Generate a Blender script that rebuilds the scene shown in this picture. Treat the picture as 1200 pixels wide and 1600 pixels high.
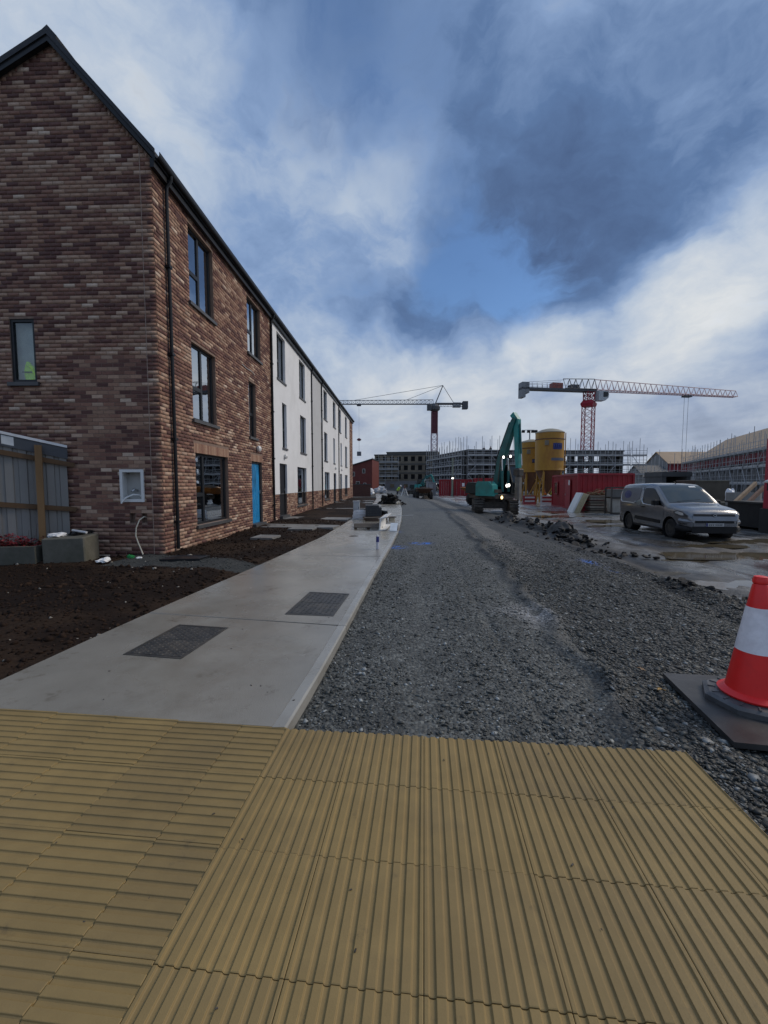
import bpy, bmesh, math, random
import numpy as np
from mathutils import Vector, Matrix, Euler
R = math.radians
rnd = random.Random(7)
rng = np.random.default_rng(11)
scene = bpy.context.scene
for o in list(bpy.data.objects): bpy.data.objects.remove(o)
COL = scene.collection

# ---------------------------------------------------------------- camera
CAM_H = 1.425
cam = bpy.data.cameras.new('camera'); camo = bpy.data.objects.new('camera', cam); COL.objects.link(camo)
cam.sensor_fit = 'VERTICAL'; cam.sensor_height = 36.0; cam.sensor_width = 27.0
cam.lens = 650.0/1600.0*36.0; cam.clip_start = 0.05; cam.clip_end = 5000
camo.location = (0, 0, CAM_H); camo.rotation_euler = (R(90)-math.atan(45/650.0), 0, 0)
scene.camera = camo

# ---------------------------------------------------------------- sun and sky
SUN_EL, SUN_AZ = R(38), R(74)            # azimuth measured from +Y towards +X
sl = bpy.data.lights.new('sun', 'SUN'); so = bpy.data.objects.new('sun', sl); COL.objects.link(so)
sl.energy = 1.5; sl.angle = R(22); sl.color = (1.0, 0.88, 0.73)
sdir = Vector((math.sin(SUN_AZ)*math.cos(SUN_EL), math.cos(SUN_AZ)*math.cos(SUN_EL), math.sin(SUN_EL)))
so.rotation_euler = sdir.to_track_quat('Z', 'Y').to_euler(); so.location = (20, -10, 60)
scene.view_settings.view_transform = 'Standard'; scene.view_settings.look = 'None'
scene.view_settings.gamma = 1.0; scene.view_settings.exposure = 0.25
scene.view_settings.use_curve_mapping = False

def make_world():
    w = bpy.data.worlds.new('World'); scene.world = w; w.use_nodes = True
    nt = w.node_tree; nt.nodes.clear(); N = nt.nodes.new; L = nt.links.new
    out = N('ShaderNodeOutputWorld')
    sky = N('ShaderNodeTexSky'); sky.sky_type = 'NISHITA'; sky.sun_disc = False
    sky.sun_elevation = SUN_EL; sky.sun_rotation = SUN_AZ
    bgs = N('ShaderNodeBackground'); bgs.inputs[1].default_value = 0.10; sky.dust_density = 0.0; sky.air_density = 1.0; sky.ozone_density = 6.0
    L(sky.outputs[0], bgs.inputs[0])
    tc = N('ShaderNodeTexCoord')
    nrm = N('ShaderNodeVectorMath'); nrm.operation = 'NORMALIZE'; L(tc.outputs['Generated'], nrm.inputs[0])
    def math_(op, a, b=None, clamp=False):
        m = N('ShaderNodeMath'); m.operation = op; m.use_clamp = clamp
        for i, v in enumerate((a, b)):
            if v is None: continue
            if isinstance(v, (int, float)): m.inputs[i].default_value = v
            else: L(v, m.inputs[i])
        return m.outputs[0]
    sep = N('ShaderNodeSeparateXYZ'); L(nrm.outputs[0], sep.inputs[0])
    zz = math_('ADD', math_('MAXIMUM', sep.outputs[2], 0.0), 0.16)
    comb = N('ShaderNodeCombineXYZ')                       # a flat cloud deck seen from below
    L(math_('DIVIDE', sep.outputs[0], zz), comb.inputs[0]); L(math_('DIVIDE', sep.outputs[1], zz), comb.inputs[1])
    def noise(vec, scale, detail=6, rough=.55, dist=0, off=(0, 0, 0), sc=(1, 1, 1), rot=0):
        mp = N('ShaderNodeMapping'); mp.inputs['Location'].default_value = off; mp.inputs['Scale'].default_value = sc
        mp.inputs['Rotation'].default_value = (0, 0, rot); L(vec, mp.inputs[0])
        n = N('ShaderNodeTexNoise'); n.inputs['Scale'].default_value = scale; n.inputs['Detail'].default_value = detail
        n.inputs['Roughness'].default_value = rough; n.inputs['Distortion'].default_value = dist
        L(mp.outputs[0], n.inputs['Vector']); return n
    # ragged directions so that the cloud banks have torn edges
    wn = noise(nrm.outputs[0], 3.0, 5, .58)
    wsub = N('ShaderNodeVectorMath'); wsub.operation = 'SUBTRACT'; L(wn.outputs['Color'], wsub.inputs[0]); wsub.inputs[1].default_value = (.5, .5, .5)
    wsc = N('ShaderNodeVectorMath'); wsc.operation = 'SCALE'; L(wsub.outputs[0], wsc.inputs[0]); wsc.inputs['Scale'].default_value = .26
    wad = N('ShaderNodeVectorMath'); wad.operation = 'ADD'; L(nrm.outputs[0], wad.inputs[0]); L(wsc.outputs[0], wad.inputs[1])
    wdir = N('ShaderNodeVectorMath'); wdir.operation = 'NORMALIZE'; L(wad.outputs[0], wdir.inputs[0])
    def bank(az, el, rad, wgt):
        d = (math.sin(R(az))*math.cos(R(el)), math.cos(R(az))*math.cos(R(el)), math.sin(R(el)))
        dot = N('ShaderNodeVectorMath'); dot.operation = 'DOT_PRODUCT'; L(wdir.outputs[0], dot.inputs[0]); dot.inputs[1].default_value = d
        mr = N('ShaderNodeMapRange'); mr.interpolation_type = 'SMOOTHSTEP'
        mr.inputs['From Min'].default_value = math.cos(R(rad)); mr.inputs['From Max'].default_value = 1.0
        mr.inputs['To Min'].default_value = 0; mr.inputs['To Max'].default_value = wgt
        L(dot.outputs['Value'], mr.inputs['Value']); return mr.outputs[0]
    def total(items):
        s = items[0]
        for i in items[1:]: s = math_('ADD', s, i)
        return s
    n1 = noise(comb.outputs[0], .62, 8, .56, .35, (3.1, 1.7, 0), (1, 1, 1), .5).outputs['Fac']
    n2 = noise(comb.outputs[0], 1.7, 10, .62, .3, (8.1, 4.7, 2), (1.35, 1, 1), .7).outputs['Fac']
    n3 = noise(wdir.outputs[0], 6.0, 12, .60, .15, (1.1, 2.7, 5), (1, 1, 1.9), .3).outputs['Fac']
    base = total([math_('MULTIPLY', math_('SUBTRACT', n1, .5), .36), math_('MULTIPLY', math_('SUBTRACT', n2, .5), .36), math_('MULTIPLY', math_('SUBTRACT', n3, .5), .60)])
    hb = N('ShaderNodeMapRange'); hb.inputs['From Min'].default_value = 0.02; hb.inputs['From Max'].default_value = .20
    hb.inputs['To Min'].default_value = .06; hb.inputs['To Max'].default_value = 0.0; L(sep.outputs[2], hb.inputs['Value'])
    # lit banks of cloud and the heavy blue-grey one that leans across from the right
    bright = total([math_('ADD', base, .46), hb.outputs[0],
        bank(-42, 37, 20, .20), bank(-27, 28, 13, .05), bank(-9, 39, 7, .08), bank(0, 31.5, 6, .10),
        bank(31, 17, 11, .19), bank(39, 20, 12, .17), bank(21, 17, 6, .20), bank(1, 15, 8, .26), bank(12, 14.5, 8, .22), bank(-9, 16, 8, .10),
        bank(38, 34, 13, -.09), bank(30, 33, 13, -.12), bank(20, 31, 13, -.16), bank(24, 26, 8, -.16), bank(13, 27, 8, -.12), bank(8.5, 21, 9, -.23), bank(0, 20.5, 7, -.13), bank(16, 27, 8, -.08),
        bank(3, 45, 15, -.14), bank(20, 43, 14, -.12), bank(-11, 46, 11, -.12)])
    hole = total([math_('MULTIPLY', math_('SUBTRACT', n2, .5), .6), math_('MULTIPLY', math_('SUBTRACT', n3, .5), 1.5),
        bank(11.5, 26, 8, .64), bank(17.5, 22, 7, .44), bank(-3, 22, 6, .34), bank(6, 23.5, 6, .2), bank(-8, 46, 12, .26), bank(5, 46, 12, .20), bank(5, 37, 9, .16), bank(25, 15, 5, .2), bank(21, 25, 6, .2), bank(14, 31, 7, .24)])
    hm = N('ShaderNodeMapRange'); hm.interpolation_type = 'SMOOTHSTEP'; hm.inputs['From Min'].default_value = .12; hm.inputs['From Max'].default_value = .80
    hm.inputs['To Max'].default_value = .92
    L(hole, hm.inputs['Value'])
    ramp = N('ShaderNodeValToRGB'); L(bright, ramp.inputs[0])
    cr = ramp.color_ramp
    cr.elements[0].position = 0.0; cr.elements[0].color = (.06, .10, .20, 1)
    cr.elements[1].position = 1.0; cr.elements[1].color = (.78, .765, .735, 1)
    for p, c in ((.22, (.095, .163, .31)), (.42, (.20, .292, .47)), (.60, (.37, .445, .56)), (.80, (.57, .60, .63))):
        e = cr.elements.new(p); e.color = (*c, 1)
    bgc = N('ShaderNodeBackground'); bgc.inputs[1].default_value = 1.0; 
    low = N('ShaderNodeMapRange'); low.interpolation_type = 'SMOOTHSTEP'; low.inputs['From Min'].default_value = .06; low.inputs['From Max'].default_value = .34; low.inputs['To Min'].default_value = .62; low.inputs['To Max'].default_value = 0; L(sep.outputs[2], low.inputs['Value'])
    gry = N('ShaderNodeHueSaturation'); gry.inputs['Saturation'].default_value = .30; gry.inputs['Value'].default_value = .94; L(ramp.outputs[0], gry.inputs['Color'])
    lm = N('ShaderNodeMix'); lm.data_type = 'RGBA'; L(low.outputs[0], lm.inputs[0]); L(ramp.outputs[0], lm.inputs[6]); L(gry.outputs[0], lm.inputs[7]); L(lm.outputs[2], bgc.inputs[0])
    mx = N('ShaderNodeMixShader'); L(hm.outputs[0], mx.inputs[0]); L(bgc.outputs[0], mx.inputs[1]); L(bgs.outputs[0], mx.inputs[2])
    L(mx.outputs[0], out.inputs[0])
make_world()
cy = scene.cycles
cy.max_bounces = 6; cy.diffuse_bounces = 3; cy.glossy_bounces = 3; cy.transparent_max_bounces = 10

# ---------------------------------------------------------------- materials
MATS = {}
def M(name, col, rough=.6, metal=0., var=.18, vs=5., bump=0., bs=60., dirt=None, damt=.5, ds=2.5, attr=None, world=False, dirt2=None, emit=0., rvar=0., ior=1.5, stretch=None, coat=0., spec=None):
    if name in MATS: return MATS[name]
    m = bpy.data.materials.new(name); m.use_nodes = True; MATS[name] = m
    nt = m.node_tree; N = nt.nodes.new; L = nt.links.new
    b = nt.nodes['Principled BSDF']
    b.inputs['Roughness'].default_value = rough; b.inputs['Metallic'].default_value = metal; b.inputs['IOR'].default_value = ior
    if spec is None: spec = .5 if max(col[:3]) > .05 or attr else .25
    b.inputs['Specular IOR Level'].default_value = spec
    if coat: b.inputs['Coat Weight'].default_value = coat; b.inputs['Coat Roughness'].default_value = .08
    tc = N('ShaderNodeTexCoord'); vec = tc.outputs['Object']
    if world: vec = N('ShaderNodeNewGeometry').outputs['Position']
    if stretch:
        mp = N('ShaderNodeMapping'); mp.inputs['Scale'].default_value = stretch; L(vec, mp.inputs[0]); vec = mp.outputs[0]
    def noise(s, d=5, r=.6):
        n = N('ShaderNodeTexNoise'); n.inputs['Scale'].default_value = s; n.inputs['Detail'].default_value = d; n.inputs['Roughness'].default_value = r
        L(vec, n.inputs['Vector']); return n.outputs['Fac']
    def mixc(f, a, bcol, mode='MIX'):
        x = N('ShaderNodeMix'); x.data_type = 'RGBA'; x.blend_type = mode
        for sock, v in ((x.inputs[0], f), (x.inputs[6], a), (x.inputs[7], bcol)):
            if isinstance(v, (int, float)): sock.default_value = v
            elif isinstance(v, tuple): sock.default_value = (*v[:3], 1)
            else: L(v, sock)
        return x.outputs[2]
    def rng_(v, a, bb, c, d):
        r = N('ShaderNodeMapRange'); L(v, r.inputs[0])
        for i, q in enumerate((a, bb, c, d)): r.inputs[i+1].default_value = q
        return r.outputs[0]
    if attr:
        a = N('ShaderNodeAttribute'); a.attribute_name = attr; basec = a.outputs['Color']
    else: basec = tuple(col)
    nf = noise(vs)
    gain = rng_(nf, .25, .75, 1-var, 1+var)
    gc = N('ShaderNodeCombineColor'); [L(gain, gc.inputs[i]) for i in range(3)]
    c = mixc(1.0, basec, gc.outputs[0], 'MULTIPLY')
    if dirt:
        dn = noise(ds, 7, .68)
        c = mixc(rng_(dn, .48, .72, 0., damt), c, tuple(dirt))
    if dirt2:
        c = mixc(rng_(noise(dirt2[1], 10, .74), dirt2[2], dirt2[2]+.13, 0., dirt2[3]), c, tuple(dirt2[0]))
    L(c, b.inputs['Base Color'])
    if rvar:
        L(rng_(noise(vs*.7, 4), .3, .7, max(0.02, rough-rvar), min(1, rough+rvar)), b.inputs['Roughness'])
    if bump:
        bp = N('ShaderNodeBump'); bp.inputs['Strength'].default_value = 1.0; bp.inputs['Distance'].default_value = bump
        L(noise(bs, 6, .65), bp.inputs['Height']); L(bp.outputs[0], b.inputs['Normal'])
    if emit:
        b.inputs['Emission Color'].default_value = (*col[:3], 1); b.inputs['Emission Strength'].default_value = emit
    return m

def glass_mat(name, refl=.55, tint=(.55, .6, .62)):
    if name in MATS: return MATS[name]
    m = bpy.data.materials.new(name); m.use_nodes = True; MATS[name] = m
    nt = m.node_tree; nt.nodes.clear(); N = nt.nodes.new; L = nt.links.new
    o = N('ShaderNodeOutputMaterial'); g = N('ShaderNodeBsdfGlossy'); g.inputs['Roughness'].default_value = .015
    g.inputs['Color'].default_value = (.9, .93, .95, 1)
    tr = N('ShaderNodeBsdfTransparent'); tr.inputs[0].default_value = (*tint, 1)
    tc = N('ShaderNodeTexCoord'); n = N('ShaderNodeTexNoise'); n.inputs['Scale'].default_value = 1.3; L(tc.outputs['Object'], n.inputs['Vector'])
    bp = N('ShaderNodeBump'); bp.inputs['Distance'].default_value = .004; bp.inputs['Strength'].default_value = .5; L(n.outputs['Fac'], bp.inputs['Height']); L(bp.outputs[0], g.inputs['Normal'])
    lw = N('ShaderNodeLayerWeight'); lw.inputs['Blend'].default_value = .25
    mr = N('ShaderNodeMapRange'); L(lw.outputs['Fresnel'], mr.inputs[0]); mr.inputs[1].default_value = .02; mr.inputs[2].default_value = .5
    mr.inputs[3].default_value = refl*.6; mr.inputs[4].default_value = min(1, refl*1.5)
    mx = N('ShaderNodeMixShader'); L(mr.outputs[0], mx.inputs[0]); L(tr.outputs[0], mx.inputs[1]); L(g.outputs[0], mx.inputs[2]); L(mx.outputs[0], o.inputs[0])
    return m

# ---------------------------------------------------------------- mesh helpers
class MB:
    def __init__(s): s.v = []; s.f = []; s.T = Matrix.Identity(4)
    def add(s, vs, fs):
        k = len(s.v); T = s.T
        s.v += [tuple(T @ Vector(p)) for p in vs]; s.f += [tuple(i+k for i in f) for f in fs]; return s
    def box(s, x0, x1, y0, y1, z0, z1):
        x0, x1 = sorted((x0, x1)); y0, y1 = sorted((y0, y1)); z0, z1 = sorted((z0, z1))
        return s.add([(x0,y0,z0),(x1,y0,z0),(x1,y1,z0),(x0,y1,z0),(x0,y0,z1),(x1,y0,z1),(x1,y1,z1),(x0,y1,z1)],
              [(0,3,2,1),(4,5,6,7),(0,1,5,4),(1,2,6,5),(2,3,7,6),(3,0,4,7)])
    def cham(s, x0, x1, y0, y1, z0, z1, c=.02):
        # box with all vertical and top edges chamfered
        def ring(d, z): return [(x0+d+c,y0+d,z),(x1-d-c,y0+d,z),(x1-d,y0+d+c,z),(x1-d,y1-d-c,z),(x1-d-c,y1-d,z),(x0+d+c,y1-d,z),(x0+d,y1-d-c,z),(x0+d,y0+d+c,z)]
        v = ring(0, z0)+ring(0, z1-c)+ring(c, z1)
        f = [tuple(range(7,-1,-1)), tuple(range(16,24))]
        for r in (0, 8): f += [(r+i, r+(i+1)%8, r+8+(i+1)%8, r+8+i) for i in range(8)]
        return s.add(v, f)
    def tube(s, p, q, r, n=8, r2=None, cap=True):
        p, q = Vector(p), Vector(q); d = q-p
        if d.length < 1e-6: return s
        r2 = r if r2 is None else r2
        a = d.normalized().orthogonal().normalized(); b = d.normalized().cross(a)
        v = []
        for c, rr in ((p, r), (q, r2)):
            v += [c+(a*math.cos(6.28318*i/n)+b*math.sin(6.28318*i/n))*rr for i in range(n)]
        f = [(i, (i+1)%n, n+(i+1)%n, n+i) for i in range(n)]
        if cap: f += [tuple(range(n-1,-1,-1)), tuple(range(n, 2*n))]
        return s.add(v, f)
    def bar(s, p, q, w, h=None, up=(0,0,1)):
        p, q = Vector(p), Vector(q); h = w if h is None else h
        d = (q-p).normalized(); u = Vector(up)
        if abs(d.dot(u)) > .98: u = Vector((1,0,0))
        a = d.cross(u).normalized()*w/2; b = d.cross(a).normalized()*h/2
        v = [p-a-b,p+a-b,p+a+b,p-a+b,q-a-b,q+a-b,q+a+b,q-a+b]
        return s.add(v, [(0,1,2,3),(7,6,5,4),(0,4,5,1),(1,5,6,2),(2,6,7,3),(3,7,4,0)])
    def path(s, pts, r, n=8):
        pts = [Vector(p) for p in pts]; rings = []
        prev = None
        for i, p in enumerate(pts):
            d = (pts[min(i+1, len(pts)-1)]-pts[max(i-1, 0)]).normalized()
            a = (d.orthogonal() if prev is None else (prev-d*prev.dot(d))).normalized(); prev = a; b = d.cross(a)
            rr = r[i] if isinstance(r, (list, tuple)) else r
            rings.append([p+(a*math.cos(6.28318*k/n)+b*math.sin(6.28318*k/n))*rr for k in range(n)])
        v = [q for g in rings for q in g]; f = []
        for i in range(len(pts)-1):
            f += [(i*n+k, i*n+(k+1)%n, (i+1)*n+(k+1)%n, (i+1)*n+k) for k in range(n)]
        f += [tuple(range(n-1,-1,-1)), tuple(range((len(pts)-1)*n, len(pts)*n))]
        return s.add(v, f)
    def prism(s, poly, x0, x1, axis='x'):
        # poly of (a, b) pairs swept along axis; x: (y, z)  y: (x, z)  z: (x, y)
        mk = {'x': lambda a, b, t: (t, a, b), 'y': lambda a, b, t: (a, t, b), 'z': lambda a, b, t: (a, b, t)}[axis]
        n = len(poly); v = [mk(a, b, x0) for a, b in poly]+[mk(a, b, x1) for a, b in poly]
        ar = sum(poly[i][0]*poly[(i+1)%n][1]-poly[(i+1)%n][0]*poly[i][1] for i in range(n))
        f = [tuple(range(n)), tuple(range(2*n-1, n-1, -1))]+[(i, n+i, n+(i+1)%n, (i+1)%n) for i in range(n)]
        flip = (ar > 0) ^ (axis == 'y') ^ (x1 < x0)
        if flip: f = [tuple(reversed(q)) for q in f]
        return s.add(v, f)
    def lathe(s, prof, c=(0,0,0), n=24):
        v = []; f = []
        for r, z in prof: v += [(c[0]+r*math.cos(6.28318*i/n), c[1]+r*math.sin(6.28318*i/n), c[2]+z) for i in range(n)]
        for j in range(len(prof)-1): f += [(j*n+i, j*n+(i+1)%n, (j+1)*n+(i+1)%n, (j+1)*n+i) for i in range(n)]
        f += [tuple(range(n-1,-1,-1)), tuple(range((len(prof)-1)*n, len(prof)*n))]
        return s.add(v, f)
    def quad(s, a, b, c, d): return s.add([a, b, c, d], [(0,1,2,3)])
    def mesh(s, name, mat, smooth=False):
        m = bpy.data.meshes.new(name); m.from_pydata(s.v, [], s.f)
        if mat: m.materials.append(mat)
        if smooth:
            m.polygons.foreach_set('use_smooth', [True]*len(m.polygons))
            m.set_sharp_from_angle(angle=R(35))
        m.update(); return m
    def build(s, name, mat, parent=None, smooth=False, loc=None):
        return ob(name, s.mesh(name, mat, smooth), parent, loc)

def ob(name, mesh, parent=None, loc=None, rz=None):
    o = bpy.data.objects.new(name, mesh); COL.objects.link(o)
    if parent: o.parent = parent
    if loc: o.location = loc
    if rz is not None: o.rotation_euler = (0, 0, rz)
    return o
def tag(o, label=None, cat=None, group=None, kind=None):
    if label: o['label'] = label
    if cat: o['category'] = cat
    if group: o['group'] = group
    if kind: o['kind'] = kind
    return o
def thing(name, label, cat, loc=(0,0,0), rz=0, group=None):
    o = bpy.data.objects.new(name, None); COL.objects.link(o); o.empty_display_size = .2
    o.location = loc; o.rotation_euler = (0, 0, rz); return tag(o, label, cat, group)
def stru(name, parent=None):
    o = bpy.data.objects.new(name, None); COL.objects.link(o); o['kind'] = 'structure'; return o
def copy_tree(o, parent=None):
    c = o.copy(); COL.objects.link(c); c.parent = parent
    for ch in list(o.children): copy_tree(ch, c)
    return c
def np_mesh(name, V, Fa, mat, col=None, smooth=False):
    """V (n,3), Fa (m,k) index array, col (n,3) point colour called tone"""
    m = bpy.data.meshes.new(name); n, k = Fa.shape
    m.vertices.add(len(V)); m.vertices.foreach_set('co', np.asarray(V, np.float32).ravel())
    m.loops.add(n*k); m.loops.foreach_set('vertex_index', Fa.astype(np.int32).ravel())
    m.polygons.add(n); m.polygons.foreach_set('loop_start', np.arange(0, n*k, k, dtype=np.int32))
    if smooth: m.polygons.foreach_set('use_smooth', np.ones(n, bool))
    if col is not None:
        a = m.attributes.new('tone', 'FLOAT_COLOR', 'POINT')
        a.data.foreach_set('color', np.concatenate([col, np.ones((len(V), 1))], 1).astype(np.float32).ravel())
    m.materials.append(mat); m.update(calc_edges=True); m.validate(); return m
def vnoise(x, y, seed=0):
    xi = np.floor(x).astype(np.int64); yi = np.floor(y).astype(np.int64); fx = x-xi; fy = y-yi
    fx = fx*fx*(3-2*fx); fy = fy*fy*(3-2*fy)
    def h(a, b):
        q = (a*374761393+b*668265263+seed*974711) & 0xffffffff
        q = ((q ^ (q >> 13))*1274126177) & 0xffffffff
        return ((q ^ (q >> 16)) & 0xffff)/65535.0
    return (h(xi, yi)*(1-fx)+h(xi+1, yi)*fx)*(1-fy)+(h(xi, yi+1)*(1-fx)+h(xi+1, yi+1)*fx)*fy
def fbm(x, y, oct=5, seed=0, gain=.5):
    s = 0; a = 1; t = 0
    for i in range(oct):
        s = s+a*vnoise(x*2**i, y*2**i, seed+i*17); t += a; a *= gain
    return s/t
def sstep(a, b, x):
    t = np.clip((x-a)/(b-a), 0, 1); return t*t*(3-2*t)
# ================================================================ the setting: ground, pavement, tactile paving, soil
PL = np.array([(-2.95,2.0),(-2.83,2.6),(-2.79,2.93),(-2.71,3.65),(-2.556,4.8),(-2.315,6.32),(-2.125,7.6),(-1.68,10.85),(-1.46,13.8),(-1.30,16.5),(-1.1,18.5),(-.9,23),(-.8,27.3),(-.69,37),(-1.03,51.6),(-1.6,70)])
PR = np.array([(-.65,1.6),(-.572,2.338),(-.484,3.056),(-.365,4.23),(-.19,6.1),(0,7.99),(.18,9.7),(.42,12.3),(.68,16.2),(.89,20.6),(1.0,23.2),(1.12,29),(1.2,37),(.82,44.2),(.18,58),(-.2,70)])
xl = lambda y: np.interp(y, PL[:,1], PL[:,0]); xr = lambda y: np.interp(y, PR[:,1], PR[:,0])
_E = np.array([(1.3,1.0),(1.5,2.4),(1.7,3.2),(1.82,3.85),(1.96,4.8),(2.02,6),(2.3,8.7),(2.9,15.4),(3.44,22.3),(4.0,36),(3.4,44),(2.6,60)])
xe = lambda y: np.interp(y, _E[:,1], _E[:,0])
PUD = [(8.9,10.45,1.7,.50),(6.8,7.5,1.0,.34),(7.2,10.0,.5,.16),(6.0,8.55,.5,.13),(9.6,12.1,1.1,.3),(11.5,20,1.6,.7),(9.5,23,1.3,.6),(13,13,2.2,.5),(5.6,6.4,.35,.12),(10.5,17.8,1.5,.4),(11.5,26.5,1.8,.9)]
def zs(x, y):
    x = np.asarray(x, float); y = np.asarray(y, float)
    t = sstep(0, 1, (x-xr(y)-1.0)/5.2)
    return -.075-.325*t-.10*sstep(25, 60, y)
def terrain(x, y):
    z = zs(x, y); e = x-xe(y)
    inroad = 1-sstep(-.1, .25, e)
    rough = (1-inroad)*(1-sstep(5.2, 6.6, x-.02*y))
    z = z+(fbm(x*.7, y*.7, 4, 3)-.5)*.05*(1-.5*inroad)+(fbm(x*3.1, y*2.2, 4, 9)-.5)*.055*(1-.72*inroad)
    z = z+.075*np.exp(-((e+.04+(fbm(y*1.3, y*0, 3, 5)-.5)*.35)/.11)**2)*(.4+fbm(x*4, y*4, 3, 8))       # lip left by the blade
    z = z-.018*np.exp(-((x-(1.05+.06*(y-3)))/.05)**2)*(y < 9)*fbm(x*3, y*3, 2, 77)*1.6
    z = z-.012*(np.exp(-((x-xr(y)-.75)/.2)**2)+np.exp(-((x-xr(y)-2.0-.02*y)/.2)**2))*sstep(2.2, 3.5, y)
    for k, w in ((4.3, .22), (5.15, .2), (7.3, .25), (9.2, .25)):                         # wheel ruts
        d = x-(k+.05*y+.25*np.sin(y*.35+k)); z = z-.05*np.exp(-(d/w)**2)*(1-inroad)
    rl = np.interp(y, [4.5,6,7.4,10,11,12.6,14.8,17,19.8], [5.7,5.3,5.0,6.2,5.8,5.95,6.15,6.0,5.5])
    z = z+(.62*sstep(12, 14, y)*(1-sstep(18.6, 20.4, y))+.13*sstep(4.4, 5.4, y)*(1-sstep(7.2, 8.0, y)))*np.exp(-((x-rl)/.42)**2)*np.clip(fbm(x*1.6, y*1.6, 4, 205, .62)*1.5-.25, 0, 1)
    for px, py, a, b in PUD:
        q = ((x-px)/a)**2+((y-py)/b)**2; z = z-.045*np.exp(-q*.8)
    return z
def grid_axis(segs):
    out = [segs[0][0]]
    for a, b, d in segs:
        n = max(1, int(round((b-a)/d))); out += list(np.linspace(a, b, n+1)[1:])
    return np.array(out)
gx = grid_axis([(-2.2,-.7,.3),(-.7,6.5,.034),(6.5,13,.07),(13,24,.35),(24,90,3)])
gy = grid_axis([(-3,1.4,.4),(1.4,7,.034),(7,12,.06),(12,22,.12),(22,45,.4),(45,190,4)])
X, Y = np.meshgrid(gx, gy); Z = terrain(X, Y)
under = (X < xr(Y)-.03); Z = np.where(under, np.minimum(Z, -.17), Z)
UV_V = np.array((.0955, .9954)); UV_U = np.array((.9954, -.0955)); T0 = np.array((.149, 1.463))
def tuv(x, y): return (x-T0[0])*UV_U[0]+(y-T0[1])*UV_U[1], (x-T0[0])*UV_V[0]+(y-T0[1])*UV_V[1]
uu, vv = tuv(X, Y); undert = (vv < .79) & (uu < 1.385); Z = np.where(undert, np.minimum(Z, -.10), Z)
e = X-xe(Y)
def lerp3(a, b, t): return a*(1-t[..., None])+np.array(b)*t[..., None]
colr = np.ones(X.shape+(3,))*np.array((.076,.078,.071))
colr = lerp3(colr, (.036,.038,.037), sstep(-.15, .15, e+(fbm(X*2, Y*2, 3, 21)-.5)*.5))
band0 = np.interp(Y, [6,8,11.5,18.5,26,36,50], [2.3,2.5,2.9,3.5,3.95,4.3,4.3]); band1 = np.interp(Y, [6,8,11.5,18.5,26,36,50], [2.5,3.15,3.5,4.2,4.8,5.4,5.8])
wob = (fbm(X*1.3, Y*1.3, 4, 31)-.5)*.5
bm_ = sstep(-.08, .12, X-band0+wob)*(1-sstep(-.12, .1, X-band1+wob))*sstep(6.5, 9, Y)
colr = lerp3(colr, (.125,.118,.104), bm_*.9)
lipc = np.exp(-((e+.04+(fbm(Y*1.3, Y*0, 3, 5)-.5)*.35)/.13)**2); colr = lerp3(colr, (.022,.023,.022), np.clip(lipc*1.1, 0, 1)*(.35+.65*sstep(4, 9, Y)))
spill = np.exp(-(((X-1.72)/.35)**2+((Y-4.75)/.35)**2))*(fbm(X*5, Y*5, 3, 40) > .42); colr = lerp3(colr, (.24,.24,.24), np.clip(spill*.8, 0, 1))
yard = sstep(5.0, 6.6, X-.03*Y+wob*1.6)*sstep(4.5, 8.5, Y+X*.35)
ymix = .6*fbm(X*.9, Y*.9, 5, 50)+.4*fbm(X*3.3, Y*2.0, 5, 52, .65); ycol = lerp3(np.ones(X.shape+(3,))*np.array((.042,.036,.029)), (.145,.14,.132), sstep(.42, .62, ymix))
far = sstep(16, 30, Y)[..., None]; ycol = ycol*(1-far)+far*np.array((.25,.252,.245))*(.75+.5*fbm(X*.4, Y*.25, 4, 61)[..., None])  # far yard: pale concrete tone, with wet sheen painted into the colour
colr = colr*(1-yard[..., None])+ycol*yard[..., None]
for bx_, by_, br in ((.33,9.66,.17),(.8,10.35,.12),(1.1,10.4,.12),(.24,12.8,.2),(4.75,8.35,.16),(4.65,9.1,.2)):   # blue survey spray
    q = np.exp(-(((X-bx_)/br)**2+((Y-by_)/(br*1.3))**2))*sstep(.36, .52, fbm(X*9, Y*9, 3, 71)); colr = lerp3(colr, (.02,.13,.48), np.clip(q*1.25, 0, 1))
rb = np.exp(-((X-np.interp(Y, [4.5,6,7.4,10,11,12.6,14.8,17,19.8], [5.7,5.3,5.0,6.2,5.8,5.95,6.15,6.0,5.5]))/.75)**2)*sstep(4.5, 6, Y)*(1-sstep(19.5, 21.5, Y)); colr = lerp3(colr, (.012,.011,.010), np.clip(rb*2.3*fbm(X*2.5, Y*2.5, 3, 91), 0, 1))
wet = .12+.60*yard*sstep(.40, .58, fbm(X*.8, Y*.55, 5, 81, .6))+.18*yard
wet = np.clip(wet+.25*yard*sstep(14, 26, Y)+.12*(1-sstep(-.1, .2, e))*sstep(7, 20, Y), 0, 1)
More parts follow.
